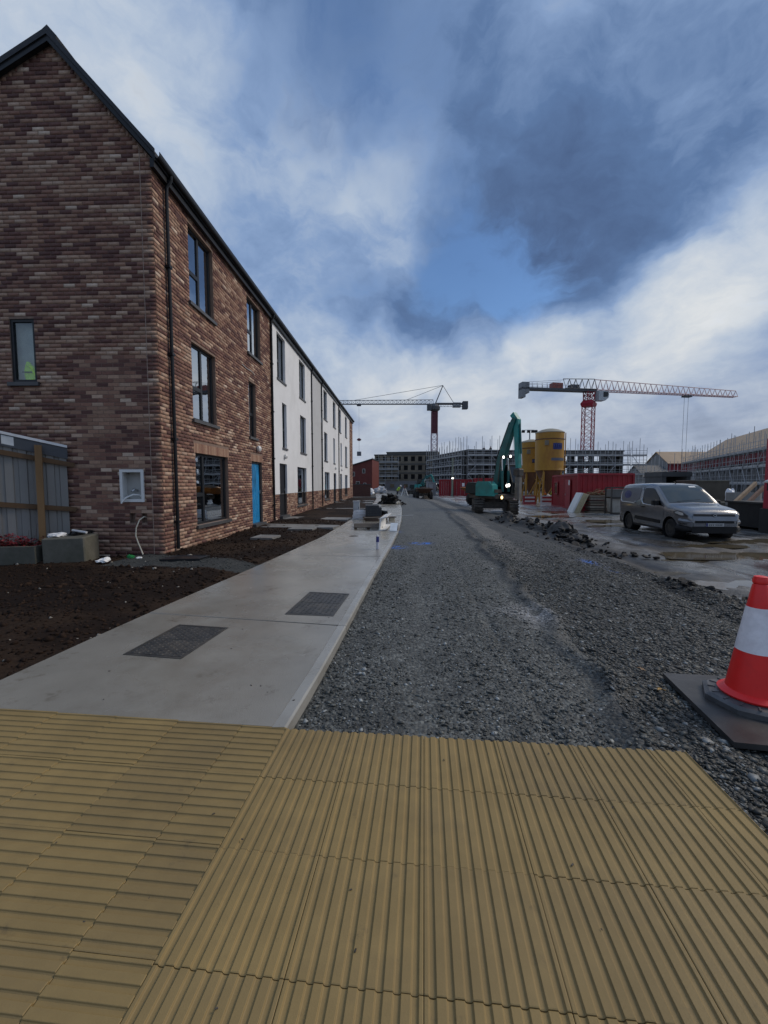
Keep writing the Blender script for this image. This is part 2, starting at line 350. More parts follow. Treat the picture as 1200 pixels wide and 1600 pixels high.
def terrain_mat():
    m = bpy.data.materials.new('site_ground'); m.use_nodes = True; nt = m.node_tree; N = nt.nodes.new; L = nt.links.new; b = nt.nodes['Principled BSDF']
    a = N('ShaderNodeAttribute'); a.attribute_name = 'tone'; w = N('ShaderNodeAttribute'); w.attribute_name = 'wet'
    tc = N('ShaderNodeTexCoord'); vo = N('ShaderNodeTexVoronoi'); vo.inputs['Scale'].default_value = 34; L(tc.outputs['Object'], vo.inputs['Vector'])
    v2 = N('ShaderNodeTexVoronoi'); v2.inputs['Scale'].default_value = 75; L(tc.outputs['Object'], v2.inputs['Vector'])
    hs = N('ShaderNodeSeparateColor'); L(vo.outputs['Color'], hs.inputs[0]); h2 = N('ShaderNodeSeparateColor'); L(v2.outputs['Color'], h2.inputs[0])
    ad = N('ShaderNodeMath'); ad.operation = 'MULTIPLY'; L(hs.outputs[0], ad.inputs[0]); L(h2.outputs[1], ad.inputs[1])
    mr = N('ShaderNodeMapRange'); L(ad.outputs[0], mr.inputs[0]); mr.inputs[1].default_value = 0; mr.inputs[2].default_value = .8; mr.inputs[3].default_value = .50; mr.inputs[4].default_value = 2.1
    nz = N('ShaderNodeTexNoise'); nz.inputs['Scale'].default_value = 2.2; nz.inputs['Detail'].default_value = 8; nz.inputs['Roughness'].default_value = .7; L(tc.outputs['Object'], nz.inputs['Vector'])
    m2 = N('ShaderNodeMapRange'); L(nz.outputs['Fac'], m2.inputs[0]); m2.inputs[1].default_value = .3; m2.inputs[2].default_value = .7; m2.inputs[3].default_value = .72; m2.inputs[4].default_value = 1.3
    mu = N('ShaderNodeMath'); mu.operation = 'MULTIPLY'; L(mr.outputs[0], mu.inputs[0]); L(m2.outputs[0], mu.inputs[1])
    vm = N('ShaderNodeVectorMath'); vm.operation = 'SCALE'; L(a.outputs['Color'], vm.inputs[0]); L(mu.outputs[0], vm.inputs['Scale']); L(vm.outputs[0], b.inputs['Base Color'])
    r = N('ShaderNodeMapRange'); L(w.outputs['Fac'], r.inputs[0]); r.inputs[3].default_value = .78; r.inputs[4].default_value = .16; L(r.outputs[0], b.inputs['Roughness'])
    ht = N('ShaderNodeMath'); ht.operation = 'ADD'; L(vo.outputs['Distance'], ht.inputs[0]); L(nz.outputs['Fac'], ht.inputs[1])
    bp = N('ShaderNodeBump'); bp.inputs['Distance'].default_value = .012; bp.invert = True; L(ht.outputs[0], bp.inputs['Height']); L(bp.outputs[0], b.inputs['Normal'])
    ws = N('ShaderNodeMapRange'); L(w.outputs['Fac'], ws.inputs[0]); ws.inputs[3].default_value = 1.0; ws.inputs[4].default_value = .15; L(ws.outputs[0], bp.inputs['Strength'])
    return m
def heightfield(name, X, Y, Z, mat, col, extra=None, keep=None):
    ny, nx = X.shape; idx = np.arange(nx*ny).reshape(ny, nx)
    F = np.stack([idx[:-1,:-1], idx[:-1,1:], idx[1:,1:], idx[1:,:-1]], -1).reshape(-1, 4)
    if keep is not None: F = F[(keep.ravel()[F]).any(1)]
    me = np_mesh(name, np.stack([X, Y, Z], -1).reshape(-1, 3), F, mat, np.clip(col.reshape(-1, 3), 0, 1), True)
    if extra is not None:
        a = me.attributes.new('wet', 'FLOAT', 'POINT'); a.data.foreach_set('value', extra.ravel().astype(np.float32))
    return tag(ob(name, me), kind='structure')
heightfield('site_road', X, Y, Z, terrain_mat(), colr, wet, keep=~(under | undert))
gp = MB().quad((-2500,-2500,-.85),(2500,-2500,-.85),(2500,2500,-.85),(-2500,2500,-.85))
tag(gp.build('ground', M('far_mud', (.07,.065,.055), .9, dirt=(.04,.045,.03), ds=.02, vs=.3)), kind='structure')
for px, py, a, b in PUD:
    mb = MB(); n = 28; ph = rnd.random()*6
    zc = float(terrain(np.array([px]), np.array([py]))[0])+.033
    mb.add([(px+a*1.25*math.cos(6.2832*i/n)*(1+.18*math.sin(3*6.2832*i/n+ph)), py+b*1.4*math.sin(6.2832*i/n)*(1+.15*math.sin(2*6.2832*i/n+ph)), zc) for i in range(n)], [tuple(range(n))])
    tag(mb.build('puddle', M('puddle_water', (.115,.092,.058), .02, var=.3, vs=1.5, ior=1.33, bump=.0008, bs=6)), kind='structure')

# ---- loose stones of the road base, lying in real relief
def stones(name, px, py, pz, size, cols, mat, flat=.5, seed=1):
    g = np.random.default_rng(seed); n = len(px)
    base = np.array([(1,0,0),(.45,.8,.1),(-.6,.75,-.05),(-1,-.05,0),(-.4,-.85,.1),(.6,-.7,-.1),(.1,.1,1),(-.1,0,-1)], float)
    F = np.array([(0,1,6),(1,2,6),(2,3,6),(3,4,6),(4,5,6),(5,0,6),(1,0,7),(2,1,7),(3,2,7),(4,3,7),(5,4,7),(0,5,7)])
    V = base[None]*(1+g.uniform(-.32, .32, (n, 8, 3)))
    V[:, :, 1] *= g.uniform(.55, 1, (n, 1)); V[:, :, 2] *= g.uniform(flat*.5, flat*1.2, (n, 1))
    V[:, 6, 0] += g.uniform(-.35, .35, n); V[:, 6, 1] += g.uniform(-.35, .35, n)
    V *= size[:, None, None]
    t = g.normal(0, .38, n); c, s = np.cos(t), np.sin(t)
    y = V[:,:,1]*c[:,None]-V[:,:,2]*s[:,None]; z = V[:,:,1]*s[:,None]+V[:,:,2]*c[:,None]; x = V[:,:,0]
    a = g.uniform(0, 6.2832, n); c, s = np.cos(a), np.sin(a)
    W = np.stack([x*c[:,None]-y*s[:,None]+px[:,None], x*s[:,None]+y*c[:,None]+py[:,None], z+pz[:,None]], -1)
    FF = (np.arange(n)[:, None, None]*8+F[None]).reshape(-1, 3)
    return tag(ob(name, np_mesh(name, W.reshape(-1, 3), FF, mat, np.repeat(cols, 8, 0))), kind='stuff')
stone_m = M('slate_stone', (1,1,1), .55, attr='tone', var=.25, vs=60, rvar=.15, spec=.35)
def scatter_gravel():
    g = np.random.default_rng(5)
    n = 330000; y = 1.35+(g.random(n)**1.75)*13.0; x = g.uniform(-.7, 6.8, n)
    u, v = tuv(x, y); ok = (x > xr(y)+.012) & ~((v < .80+.012) & (u < 1.40)) & (x < 1.25*y+1.3) & (x > -1.2*y)
    trk = np.exp(-((x-xr(y)-.75)/.22)**2)+np.exp(-((x-xr(y)-2.0-.02*y)/.22)**2)
    dens = np.where(x > xe(y), .95, .62*(1-.75*np.clip(trk, 0, 1)))*(.55+.9*fbm(x*1.7, y*1.7, 3, 13)); ok &= g.random(n) < dens*(1-sstep(5.5, 13.5, y))
    ok &= ~((x > 5.4) & (y > 5.5))
    x, y = x[ok], y[ok]; n = len(x)
    sz = np.clip(g.lognormal(math.log(.0092), .55, n), .005, .042)*np.where(x > xe(y), 1.0, .72)
    z = terrain(x, y)+sz*.16
    t = g.random((n, 1))**1.4; tone = np.array((.025,.0275,.0255))*(1-t)+np.array((.12,.124,.113))*t
    tone = np.where(g.random((n, 1)) < .085, np.array((.26,.275,.27)), tone)*np.where(x > xe(y), .78, 1.08)[:, None]
    stones('gravel', x, y, z, sz, tone, stone_m, .34, 6)
scatter_gravel()

# ---- concrete pavement: slabs cast bay by bay, with a trowelled kerb strip
conc = M('brushed_concrete', (.238,.224,.192), .25, var=.20, vs=1.1, bump=.0016, bs=90, dirt=(.135,.115,.085), damt=.7, ds=.8, rvar=.16, dirt2=((.085,.066,.044), 2.4, .575, .75), stretch=(1,1,1))
conck = M('trowelled_concrete', (.29,.282,.255), .30, var=.12, vs=3, bump=.0008, bs=120, dirt=(.18,.155,.12), damt=.5, ds=1.6, rvar=.1)
pav = stru('pavement')
bays = [(2.58,2.338),(4.5,4.09),(8.25,8.0),(11.7,11.4),(15.0,14.7),(18.4,18.1),(22,21.7),(26,25.7),(30,30),(35,35),(40,40),(46,46),(53,53),(61,61),(69.5,69.5)]
KW = .085
for i in range(len(bays)-1):
    (a0, b0), (a1, b1) = bays[i], bays[i+1]; g = .005
    n = 14; Lp = []; Rp = []
    for k in range(n+1):
        ya = a0+g+(a1-a0-2*g)*k/n; yb = b0+g+(b1-b0-2*g)*k/n
        Lp.append((float(xl(ya)), ya)); Rp.append((float(xr(yb))-KW, yb))
    m = MB(); c = .007
    vs_ = []
    for k in range(n+1):
        (lx, ly), (rx, ry) = Lp[k], Rp[k]
        s0 = c if k in (0,) else 0; s1 = -c if k == n else 0
        vs_ += [(lx, ly, -.16), (lx, ly, -c), (lx+c, ly+s0+s1, 0), (rx-.001, ry+s0+s1, 0), (rx, ry, -c*.3), (rx, ry, -.16)]
    fs = []
    for k in range(n):
        for q in range(5): fs.append((k*6+q, k*6+q+1, (k+1)*6+q+1, (k+1)*6+q)[::-1])
    fs += [(0,1,2,3,4,5)[::1], tuple(n*6+q for q in (5,4,3,2,1,0))]
    m.add(vs_, fs); m.build('slab', conc, pav)
    m = MB(); vs_ = []
    for k in range(n+1):
        rx, ry = Rp[k]; w = KW
        vs_ += [(rx+.0015, ry, -.17), (rx+.0015, ry, .0005), (rx+w-.012, ry, .002), (rx+w, ry, -.010), (rx+w+.004, ry, -.17)]
    fs = []
    for k in range(n):
        for q in range(4): fs.append((k*5+q, k*5+q+1, (k+1)*5+q+1, (k+1)*5+q)[::-1])
    fs += [(0,1,2,3,4), tuple(n*5+q for q in (4,3,2,1,0))]
    m.add(vs_, fs); m.build('kerb', conck, pav)
bed = MB(); vs_ = []
ys = np.linspace(2.2, 69, 90)
for y in ys: vs_ += [(float(xl(y))+.03, y, -.03), (float(xr(y))-.03, y, -.03)]
bed.add(vs_, [(2*i, 2*i+1, 2*i+3, 2*i+2) for i in range(len(ys)-1)]); bed.build('joint_bed', M('joint_dirt', (.06,.055,.045), .95), pav)
# covers let into the slabs
castm = M('cast_cover', (.062,.060,.056), .5, metal=.3, var=.4, vs=6, bump=.0015, bs=70, dirt=(.125,.105,.08), damt=.75, ds=3.2, dirt2=((.20,.19,.175), 9, .60, .5))
def cover(name, pts, label, sub=2):
    p = [Vector((a, b, 0)) for a, b in pts]; c = sum(p, Vector())/4
    t = thing(name, label, 'manhole cover', c, 0, 'covers let into the pavement')
    def pt(s, v, z): q = (p[0]*(1-s)+p[1]*s)*(1-v)+(p[3]*(1-s)+p[2]*s)*v; return (q.x-c.x, q.y-c.y, z)
    m = MB(); e = .035
    for (s0, s1, v0, v1) in ((0,1,0,e),(0,1,1-e,1),(0,e,e+.003,1-e-.003),(1-e,1,e+.003,1-e-.003)):
        m.add([pt(s0,v0,-.05),pt(s1,v0,-.05),pt(s1,v1,-.05),pt(s0,v1,-.05),pt(s0,v0,.0045),pt(s1,v0,.0045),pt(s1,v1,.0045),pt(s0,v1,.0045)],[(4,5,6,7),(0,1,5,4),(1,2,6,5),(2,3,7,6),(3,0,4,7)])
    m.build('frame', castm, t)
    for k in range(sub):
        v0, v1 = e+.012+k*(1-2*e-.012)/sub, e+(k+1)*(1-2*e-.012)/sub
        m = MB(); s0, s1 = e+.01, 1-e-.01
        m.add([pt(s0,v0,.003),pt(s1,v0,.003),pt(s1,v1,.003),pt(s0,v1,.003),pt(s0,v0,-.03),pt(s1,v0,-.03),pt(s1,v1,-.03),pt(s0,v1,-.03)],[(0,1,2,3),(5,4,0,1)[::-1],(1,5,6,2),(2,6,7,3),(3,7,4,0)])
        pl = m.build('plate', castm, t)
        m = MB(); nx_, ny_ = 9, 9
        for i in range(nx_):
            for j in range(ny_):
                a, b = s0+(s1-s0)*(i+.5)/nx_, v0+(v1-v0)*(j+.5)/ny_; da, db = .3*(s1-s0)/nx_, .16*(v1-v0)/ny_
                if (i+j) % 2: da, db = da*.5, db*2
                m.add([pt(a-da,b-db,.0032),pt(a+da,b-db,.0032),pt(a+da,b+db,.0032),pt(a-da,b+db,.0032),pt(a-da*.7,b-db*.7,.0065),pt(a+da*.7,b-db*.7,.0065),pt(a+da*.7,b+db*.7,.0065),pt(a-da*.7,b+db*.7,.0065)],[(4,5,6,7),(0,1,5,4),(1,2,6,5),(2,3,7,6),(3,0,4,7)])
        tag(m.build('tread', castm, pl), kind='stuff')
cover('manhole_cover', [(-2.175,3.374),(-1.647,3.286),(-1.536,4.019),(-2.068,4.113)], 'dirty iron manhole cover nearest the yellow paving, on the garden side of the pavement')
cover('manhole_cover', [(-1.08,4.441),(-.543,4.376),(-.446,5.281),(-.975,5.376)], 'dark grey manhole cover beside the kerb, just beyond the first pavement joint')

# ---- ribbed yellow tactile paving
tile_kw = dict(var=.16, vs=3.3, bump=.0009, bs=170, dirt=(.16,.115,.055), damt=.6, ds=1.7, rvar=.1, world=True, spec=.3, dirt2=((.075,.058,.036), 5.5, .60, .55))
tile_m = M('buff_concrete', (.255,.177,.070), .6, **tile_kw)
tile_m2 = M('buff_concrete_worn', (.24,.167,.068), .58, **tile_kw)
tile_m3 = M('buff_concrete_bright', (.266,.184,.072), .62, **tile_kw)
def tile_mesh(w, l, mat, ph=0., g=.0011):
    """ribs run along y; w across, l along"""
    prof = []; d = .0072; s = ph
    pts = []
    k = -1
    while k*.05+ph < w+.05:
        c = k*.05+ph
        pts += [(c-.0125, 0), (c+.0125, 0), (c+.0138, -.0010), (c+.0152, -.0044), (c+.0186, -.0068), (c+.0230, -d), (c+.0270, -d), (c+.0314, -.0068), (c+.0348, -.0044), (c+.0362, -.0010)]; k += 1
    xs = [p for p in pts if g < p[0] < w-g]
    def zat(x):
        for (x0, z0), (x1, z1) in zip(pts, pts[1:]):
            if x0 <= x <= x1: return z0+(z1-z0)*(x-x0)/max(1e-9, x1-x0)
        return 0
    prof = [(g, zat(g)-.0012), (g+.0025, zat(g+.0025))]+[p for p in xs if g+.003 < p[0] < w-g-.003]+[(w-g-.0025, zat(w-g-.0025)), (w-g, zat(w-g)-.0012)]
    m = MB(); n = len(prof); rows = [(g, -.0014), (g+.0025, 0), (l-g-.0025, 0), (l-g, -.0014)]
    v = [(x, y, z+dz) for y, dz in rows for x, z in prof]
    f = [(j*n+i, j*n+i+1, (j+1)*n+i+1, (j+1)*n+i) for j in range(3) for i in range(n-1)]
    b = len(v)
    v += [(x, g, -.05) for x, z in prof]+[(x, l-g, -.05) for x, z in prof]
    f += [(b+i, b+i+1, i+1, i) for i in range(n-1)]+[(3*n+i, 3*n+i+1, b+n+i+1, b+n+i) for i in range(n-1)]
    f += [(0, n, 2*n, 3*n, b+n, b)[::1], (b+n-1, b+2*n-1, 4*n-1, 3*n-1, 2*n-1, n-1)]
    m.add(v, f); return m.mesh('paving_tile', mat)
tact = stru('tactile_paving')
cache = {}
def put_tile(u, v, w, l, turn):
    mk = rnd.choice([0, 0, 1, 2]); key = (round(w, 3), round(l, 3), turn, mk)
    if key not in cache: cache[key] = tile_mesh(w, l, (tile_m, tile_m2, tile_m3)[mk], 0.)
    o = ob('paving_tile', cache[key], tact)
    ang = math.atan2(UV_U[1], UV_U[0])
    p = T0+UV_U*u+UV_V*v
    if turn: ang += math.pi/2; p = T0+UV_U*(u+l)+UV_V*v      # ribs across the walk
    o.location = (p[0], p[1], rnd.uniform(-.0016, .0012)); o.rotation_euler = (rnd.uniform(-.002, .002), rnd.uniform(-.002, .002), ang+rnd.uniform(-.0012, .0012))
for r in range(-6, 2):
    for c in range(-2, 3): put_tile(c*.4, r*.4, .4, .4, False)
    put_tile(1.2, r*.4, .19, .4, False)
    off = .27
    put_tile(-.8-off, r*.4+.01, .4, off, True)
    for c in range(8): put_tile(-.8-off-.4*(c+1), r*.4+.01+.012*(c+1)/2, .4, .4, True)
m = MB()
pq = [T0+UV_U*a+UV_V*b for a, b in ((-4.4,-2.6),(1.38,-2.6),(1.38,.79),(-.8,.79),(-4.4,.83))]
m.add([(p[0], p[1], -.0135) for p in pq]+[(p[0], p[1], -.12) for p in pq], [(0,1,2,3,4),(1,6,7,2),(2,7,8,3),(3,8,9,4)]); m.build('mortar_bed', M('mortar_bed', (.10,.072,.032), .95, var=.4, vs=30), tact)

# ---- garden soil, paths, gravel strip
def soil_z(x, y):
    d = np.clip(xl(y)-x, 0, 3)
    z = -.055+.075*sstep(0, .8, d)+(fbm(x*1.1, y*1.1, 4, 101)-.5)*.09*sstep(.1, 1, d)+(fbm(x*6, y*6, 4, 111)-.5)*.05
    return z-.02*sstep(-4.0, -4.35, x)
sx = grid_axis([(-16,-8,.5),(-8,-.6,.045)]); sy = grid_axis([(-2,1.8,.3),(1.8,9,.045),(9,16,.08),(16,42,.3)])
SX, SY = np.meshgrid(sx, sy); SZ = soil_z(SX, SY)
SZ = np.where(SX > xl(SY)+.02, np.minimum(SZ, -.2), SZ)
u_, v_ = tuv(SX, SY); SZ = np.where((v_ < .83) & (u_ > -4.3), -.2, SZ)
sc = np.ones(SX.shape+(3,))*np.array((.014,.0085,.006)); sc = lerp3(sc, (.030,.018,.011), sstep(.4, .65, fbm(SX*1.4, SY*1.4, 4, 121)))
gs = (SY > 6.72-.16*(SX+2.3))*(SY < 7.45-.33*(SX+2.3))*(SX > -4.9)*(SX < -1.9)           # strip of gravel round the house corner
gs = sstep(.3, .7, gs+(fbm(SX*5, SY*5, 3, 131)-.5)*.9)
sc = lerp3(sc, (.05,.052,.05), gs)
soil_m = M('garden_soil', (1,1,1), .85, attr='tone', var=.45, vs=25, bump=.012, bs=42, rvar=.1, spec=.12)
heightfield('garden_soil', SX, SY, SZ, soil_m, sc, keep=(SX < xl(SY)+.1))
def scatter_soil():
    g = np.random.default_rng(15); n = 30000
    y = 2.3+(g.random(n)**1.5)*15; x = g.uniform(-8.5, -1.2, n); u, v = tuv(x, y)
    ok = (x < xl(y)+.01) & ~((v < .86) & (u > -4.3)) & ~((x < -4.4) & (y > 8.2)) & (x > -1.35*y-1.2)
    ok &= g.random(n) < .35+.8*fbm(x*2, y*2, 3, 99)
    for a, b in ((13.05,14.35),(15.9,17.45)): ok &= ~((y > a) & (y < b))
    x, y = x[ok], y[ok]; n = len(x); sz = np.clip(g.lognormal(math.log(.016), .5, n), .006, .06)
    strip = (y > 6.72-.16*(x+2.3)) & (y < 7.45-.33*(x+2.3)) & (x > -4.9)
    sz = np.where(strip, np.minimum(sz, .02), sz)
    t = g.random((n, 1)); tone = np.array((.012,.007,.005))*(1-t)+np.array((.034,.020,.013))*t
    tone = np.where(strip[:, None], np.array((.06,.063,.06))*(.6+.9*t), tone); tone = np.where(g.random((n, 1)) < .012, (.25,.23,.2), tone)
    stones('soil_clods', x, y, soil_z(x, y)+sz*.1, sz, tone, M('soil_clod', (1,1,1), .85, attr='tone', var=.4, vs=50, bump=.004, bs=80, spec=.12), .8, 16)
scatter_soil()
path_m = M('path_concrete', (.20,.198,.188), .5, var=.16, vs=2.2, bump=.0015, bs=80, dirt=(.10,.07,.045), damt=.8, ds=1.4)
for pts in ([(-4.30,13.25),(-1.62,13.12),(-1.47,13.86),(-4.26,14.4)], [(-4.08,16.25),(-1.42,15.95),(-1.31,16.85),(-4.04,17.55)], [(-3.8,23.0),(-.95,22.95),(-.92,23.35),(-3.8,23.4)], [(-3.55,29.6),(-.82,29.4),(-.80,30.5),(-3.5,30.7)], [(-3.45,32.8),(-.79,32.5),(-.77,33.5),(-3.4,33.9)]):
    m = MB(); m.add([(a, b, -.1) for a, b in pts]+[(a, b, .028) for a, b in pts], [(4,5,6,7),(0,1,5,4),(1,2,6,5),(2,3,7,6),(3,0,4,7)]); tag(m.build('path', path_m), kind='structure')
# ================================================================ the terrace
HC = (-4.362, 8.211); HA = 24/650.0
HU = (math.sin(HA), math.cos(HA)); HN = (math.cos(HA), -math.sin(HA))
def hw(x, y, z=0): return (HC[0]+HN[0]*x+HU[0]*y, HC[1]+HN[1]*x+HU[1]*y, z)   # terrace frame -> world
FAC = lambda s, d, z: (-d, s, z)      # street front: s along, d inwards
GAB = lambda s, d, z: (-s, d, z)      # gable end: s away from the street
def wbox(mb, P, s0, s1, d0, d1, z0, z1):
    a, b = P(s0, d0, z0), P(s1, d1, z1); mb.box(a[0], b[0], a[1], b[1], a[2], b[2])
def wall_sheet(mb, P, s0, s1, z0, z1, holes, d=0., reveal=.12):
    S = sorted({s0, s1, *[min(max(h[i], s0), s1) for h in holes for i in (0, 1)]}); Zs = sorted({z0, z1, *[min(max(h[i], z0), z1) for h in holes for i in (2, 3)]})
    for a, b in zip(S, S[1:]):
        for c, e in zip(Zs, Zs[1:]):
            ms, mz = (a+b)/2, (c+e)/2
            if any(h[0] < ms < h[1] and h[2] < mz < h[3] for h in holes): continue
            mb.quad(P(a, d, c), P(b, d, c), P(b, d, e), P(a, d, e))
    for h in holes:
        a, b, c, e = h[:4]; q = h[4] if len(h) > 4 else reveal
        if c < z0-.001 and e < z0: continue
        c2, e2 = max(c, z0), min(e, z1)
        if e2 <= c2: continue
        mb.quad(P(a, d, c2), P(a, q, c2), P(a, q, e2), P(a, d, e2)); mb.quad(P(b, d, c2), P(b, q, c2), P(b, q, e2), P(b, d, e2))
        if e <= z1: mb.quad(P(a, d, e), P(a, q, e), P(b, q, e), P(b, d, e))
        if c >= z0: mb.quad(P(a, d, c), P(a, q, c), P(b, q, c), P(b, d, c))
PAL = np.array([(.088,.040,.037),(.115,.053,.045),(.150,.073,.058),(.200,.104,.077),(.245,.142,.102),(.290,.180,.130),(.325,.212,.156),(.375,.262,.20),(.46,.355,.285)])
PAL = (PAL*.94+PAL.mean(0)*.06)*np.array((1.16, 1.15, 1.10))
def brick_rows(s0, s1, z0, z1, holes, lim=None, seed=1, bond=0.):
    """stretcher bond: list of (sa, sb, za, zb, tone index)"""
    g = random.Random(seed); out = []; k = 0; z = z0
    while z < z1-.02:
        za, zb = z+.005, min(z+.070, z1)
        a0, a1 = (s0, s1) if lim is None else lim(zb)
        blocks = sorted([(h[0], h[1]) for h in holes if h[2] < zb-.01 and h[3] > za+.01]); ints = []; c = a0
        for b0, b1 in blocks:
            if b0 > c: ints.append((c, b0))
            c = max(c, b1)
        if c < a1: ints.append((c, a1))
        off = (k % 2)*.1125+bond
        for i0, i1 in ints:
            n = math.floor((i0-off)/.225)
            while off+n*.225 < i1:
                sa, sb = max(off+n*.225+.005, i0+.001), min(off+(n+1)*.225-.005, i1-.001)
                if sb-sa > .03:
                    t = .60*float(vnoise(np.array([sa*1.9+3.7*math.sin(k*.9)]), np.array([k*.42]), seed)[0])+.40*g.random()
                    t = (t-.17)/.66; t = min(max(t, 0), .999)
                    i = int(t*7.6)
                    if g.random() < .06: i = 7+(g.random() < .3)
                    if g.random() < .07: i = 0
                    out.append((sa, sb, za, zb, min(i, 8)))
                n += 1
        z += .075; k += 1
    return out
brick_m = M('clay_brick', (1,1,1), .82, attr='tone', var=.16, vs=26, bump=.002, bs=120, world=True, spec=.3)
mortar_m = M('mortar', (.215,.148,.115), .95, var=.2, vs=12)
def bricks_stuff(rows, P, parent, name='brickwork'):
    V = []; C = []; g = random.Random(3)
    for sa, sb, za, zb, t in rows:
        d0 = g.uniform(-.0015, .0015); tone = PAL[t]*g.uniform(.86, 1.14)
        V += [P(sa,d0,za),P(sb,d0,za),P(sb,d0,zb),P(sa,d0,zb),P(sa,.021,za),P(sb,.021,za),P(sb,.021,zb),P(sa,.021,zb)]; C += [tone]*8
    n = len(rows); F = np.array([(0,1,2,3),(0,4,5,1),(1,5,6,2),(2,6,7,3),(3,7,4,0)])
    me = np_mesh(name, np.array(V), (np.arange(n)[:, None, None]*8+F[None]).reshape(-1, 4), brick_m, np.array(C))
    return tag(ob(name, me, parent), kind='stuff')
def bricks_parts(rows, P, parent):
    ms = {}; g = random.Random(9)
    for sa, sb, za, zb, t in rows:
        v = g.randrange(3); key = (t, v)
        if key not in ms:
            k = (P(1,0,0)[0]-P(0,0,0)[0], P(1,0,0)[1]-P(0,0,0)[1]); m = MB()
            a, b = .1075, .0325; c = .0025
            pts = [P(-a,.021,-b),P(a,.021,-b),P(a,.021,b),P(-a,.021,b),P(-a,c,-b),P(a,c,-b),P(a,c,b),P(-a,c,b),P(-a+c,0,-b+c),P(a-c,0,-b+c),P(a-c,0,b-c),P(-a+c,0,b-c)]
            f = [(8,9,10,11)]
            for r in (0, 4): f += [(r+i, r+(i+1)%4, r+4+(i+1)%4, r+4+i) for i in range(4)]
            m.add(pts, f); me = m.mesh('brick', brick_m)
            at = me.attributes.new('tone', 'FLOAT_COLOR', 'POINT'); tone = PAL[t]*(.88, 1., 1.12)[v]
            at.data.foreach_set('color', np.tile([*tone, 1.], len(pts)).astype(np.float32)); ms[key] = me
        ob('brick', ms[key], parent, P((sa+sb)/2, g.uniform(-.0015, .0015), (za+zb)/2))
anth = M('anthracite_frame', (.018,.02,.023), .38, var=.15, vs=4)
sill_m = M('dark_sill', (.06,.06,.062), .5, var=.2, vs=6, dirt=(.12,.11,.1), damt=.4)
glass = glass_mat('window_glass', .85)
glass_see = glass_mat('clear_window_glass', .11, (.85,.9,.9))
def window(parent, P, s0, s1, z0, z1, kind, sill=True, gl=None, d0=.085):
    gl = gl or glass; f = .055; m = MB(); d1 = d0+.06
    wbox(m, P, s0, s0+f, d0, d1, z0, z1); wbox(m, P, s1-f, s1, d0, d1, z0, z1)
    wbox(m, P, s0+f, s1-f, d0, d1, z0, z0+f); wbox(m, P, s0+f, s1-f, d0, d1, z1-f, z1)
    w, h = s1-s0, z1-z0; cells = []
    if kind == 'two':
        c = s0+w*.5; t = z0+h*.43; wbox(m, P, c-.04, c+.04, d0+.001, d1, z0+f, z1-f); wbox(m, P, s0+f, c-.04, d0+.002, d1, t-.045, t+.045)
        cells = [(s0+f, c-.04, z0+f, t-.045), (s0+f, c-.04, t+.045, z1-f), (c+.04, s1-f, z0+f, z1-f)]
    elif kind == 'big':
        c = s0+w*.29; t = z0+h*.42; wbox(m, P, c-.04, c+.04, d0+.001, d1, z0+f, z1-f); wbox(m, P, s0+f, c-.04, d0+.002, d1, t-.045, t+.045)
        cells = [(s0+f, c-.04, z0+f, t-.045), (s0+f, c-.04, t+.045, z1-f), (c+.04, s1-f, z0+f, z1-f)]
    elif kind == 'slim':
        t = z0+h*.43; wbox(m, P, s0+f, s1-f, d0+.001, d1, t-.045, t+.045); cells = [(s0+f, s1-f, z0+f, t-.045), (s0+f, s1-f, t+.045, z1-f)]
    else: cells = [(s0+f, s1-f, z0+f, z1-f)]
    w_ = m.build('window', anth, parent)
    for a, b, c, e in cells:
        q = MB(); wbox(q, P, a, b, d0+.027, d0+.033, c, e); q.build('pane', gl, w_)
    if sill:
        q = MB(); wbox(q, P, s0-.06, s1+.06, -.055, .10, z0-.075, z0-.004); q.build('sill', sill_m, w_)
    return w_
white_r = M('white_render', (.74,.745,.75), .85, var=.045, vs=1.6, bump=.0012, bs=160, dirt=(.55,.55,.54), damt=.55, ds=.55)
grey_r = M('grey_render', (.50,.505,.51), .85, var=.05, vs=1.6, bump=.0012, bs=160, dirt=(.42,.42,.41), damt=.5, ds=.7)
inner = M('plaster_inside', (.45,.44,.42), .9)
roof_m = M('roof_slate', (.03,.032,.036), .55, var=.3, vs=8, bump=.004, bs=20)
black_p = M('black_plastic', (.013,.014,.016), .4, var=.2, vs=6)
def shell(parent, y0, y1):
    m = MB(); W = 9.0
    m.box(-W, -W+.2, y0+.02, y1-.02, 0, 5.6)
    for y in (y0+.16, y1-.26): m.box(-W+.2, -.16, y, y+.1, -.05, 6.0)
    for z in (0, 2.5, 5.05): m.box(-W+.2, -.16, y0+.27, y1-.27, z-.2, z)
    m.box(-3.2, -3.1, y0+.27, y1-.27, 0, 5.0)
    m.build('inner_structure', inner, parent)
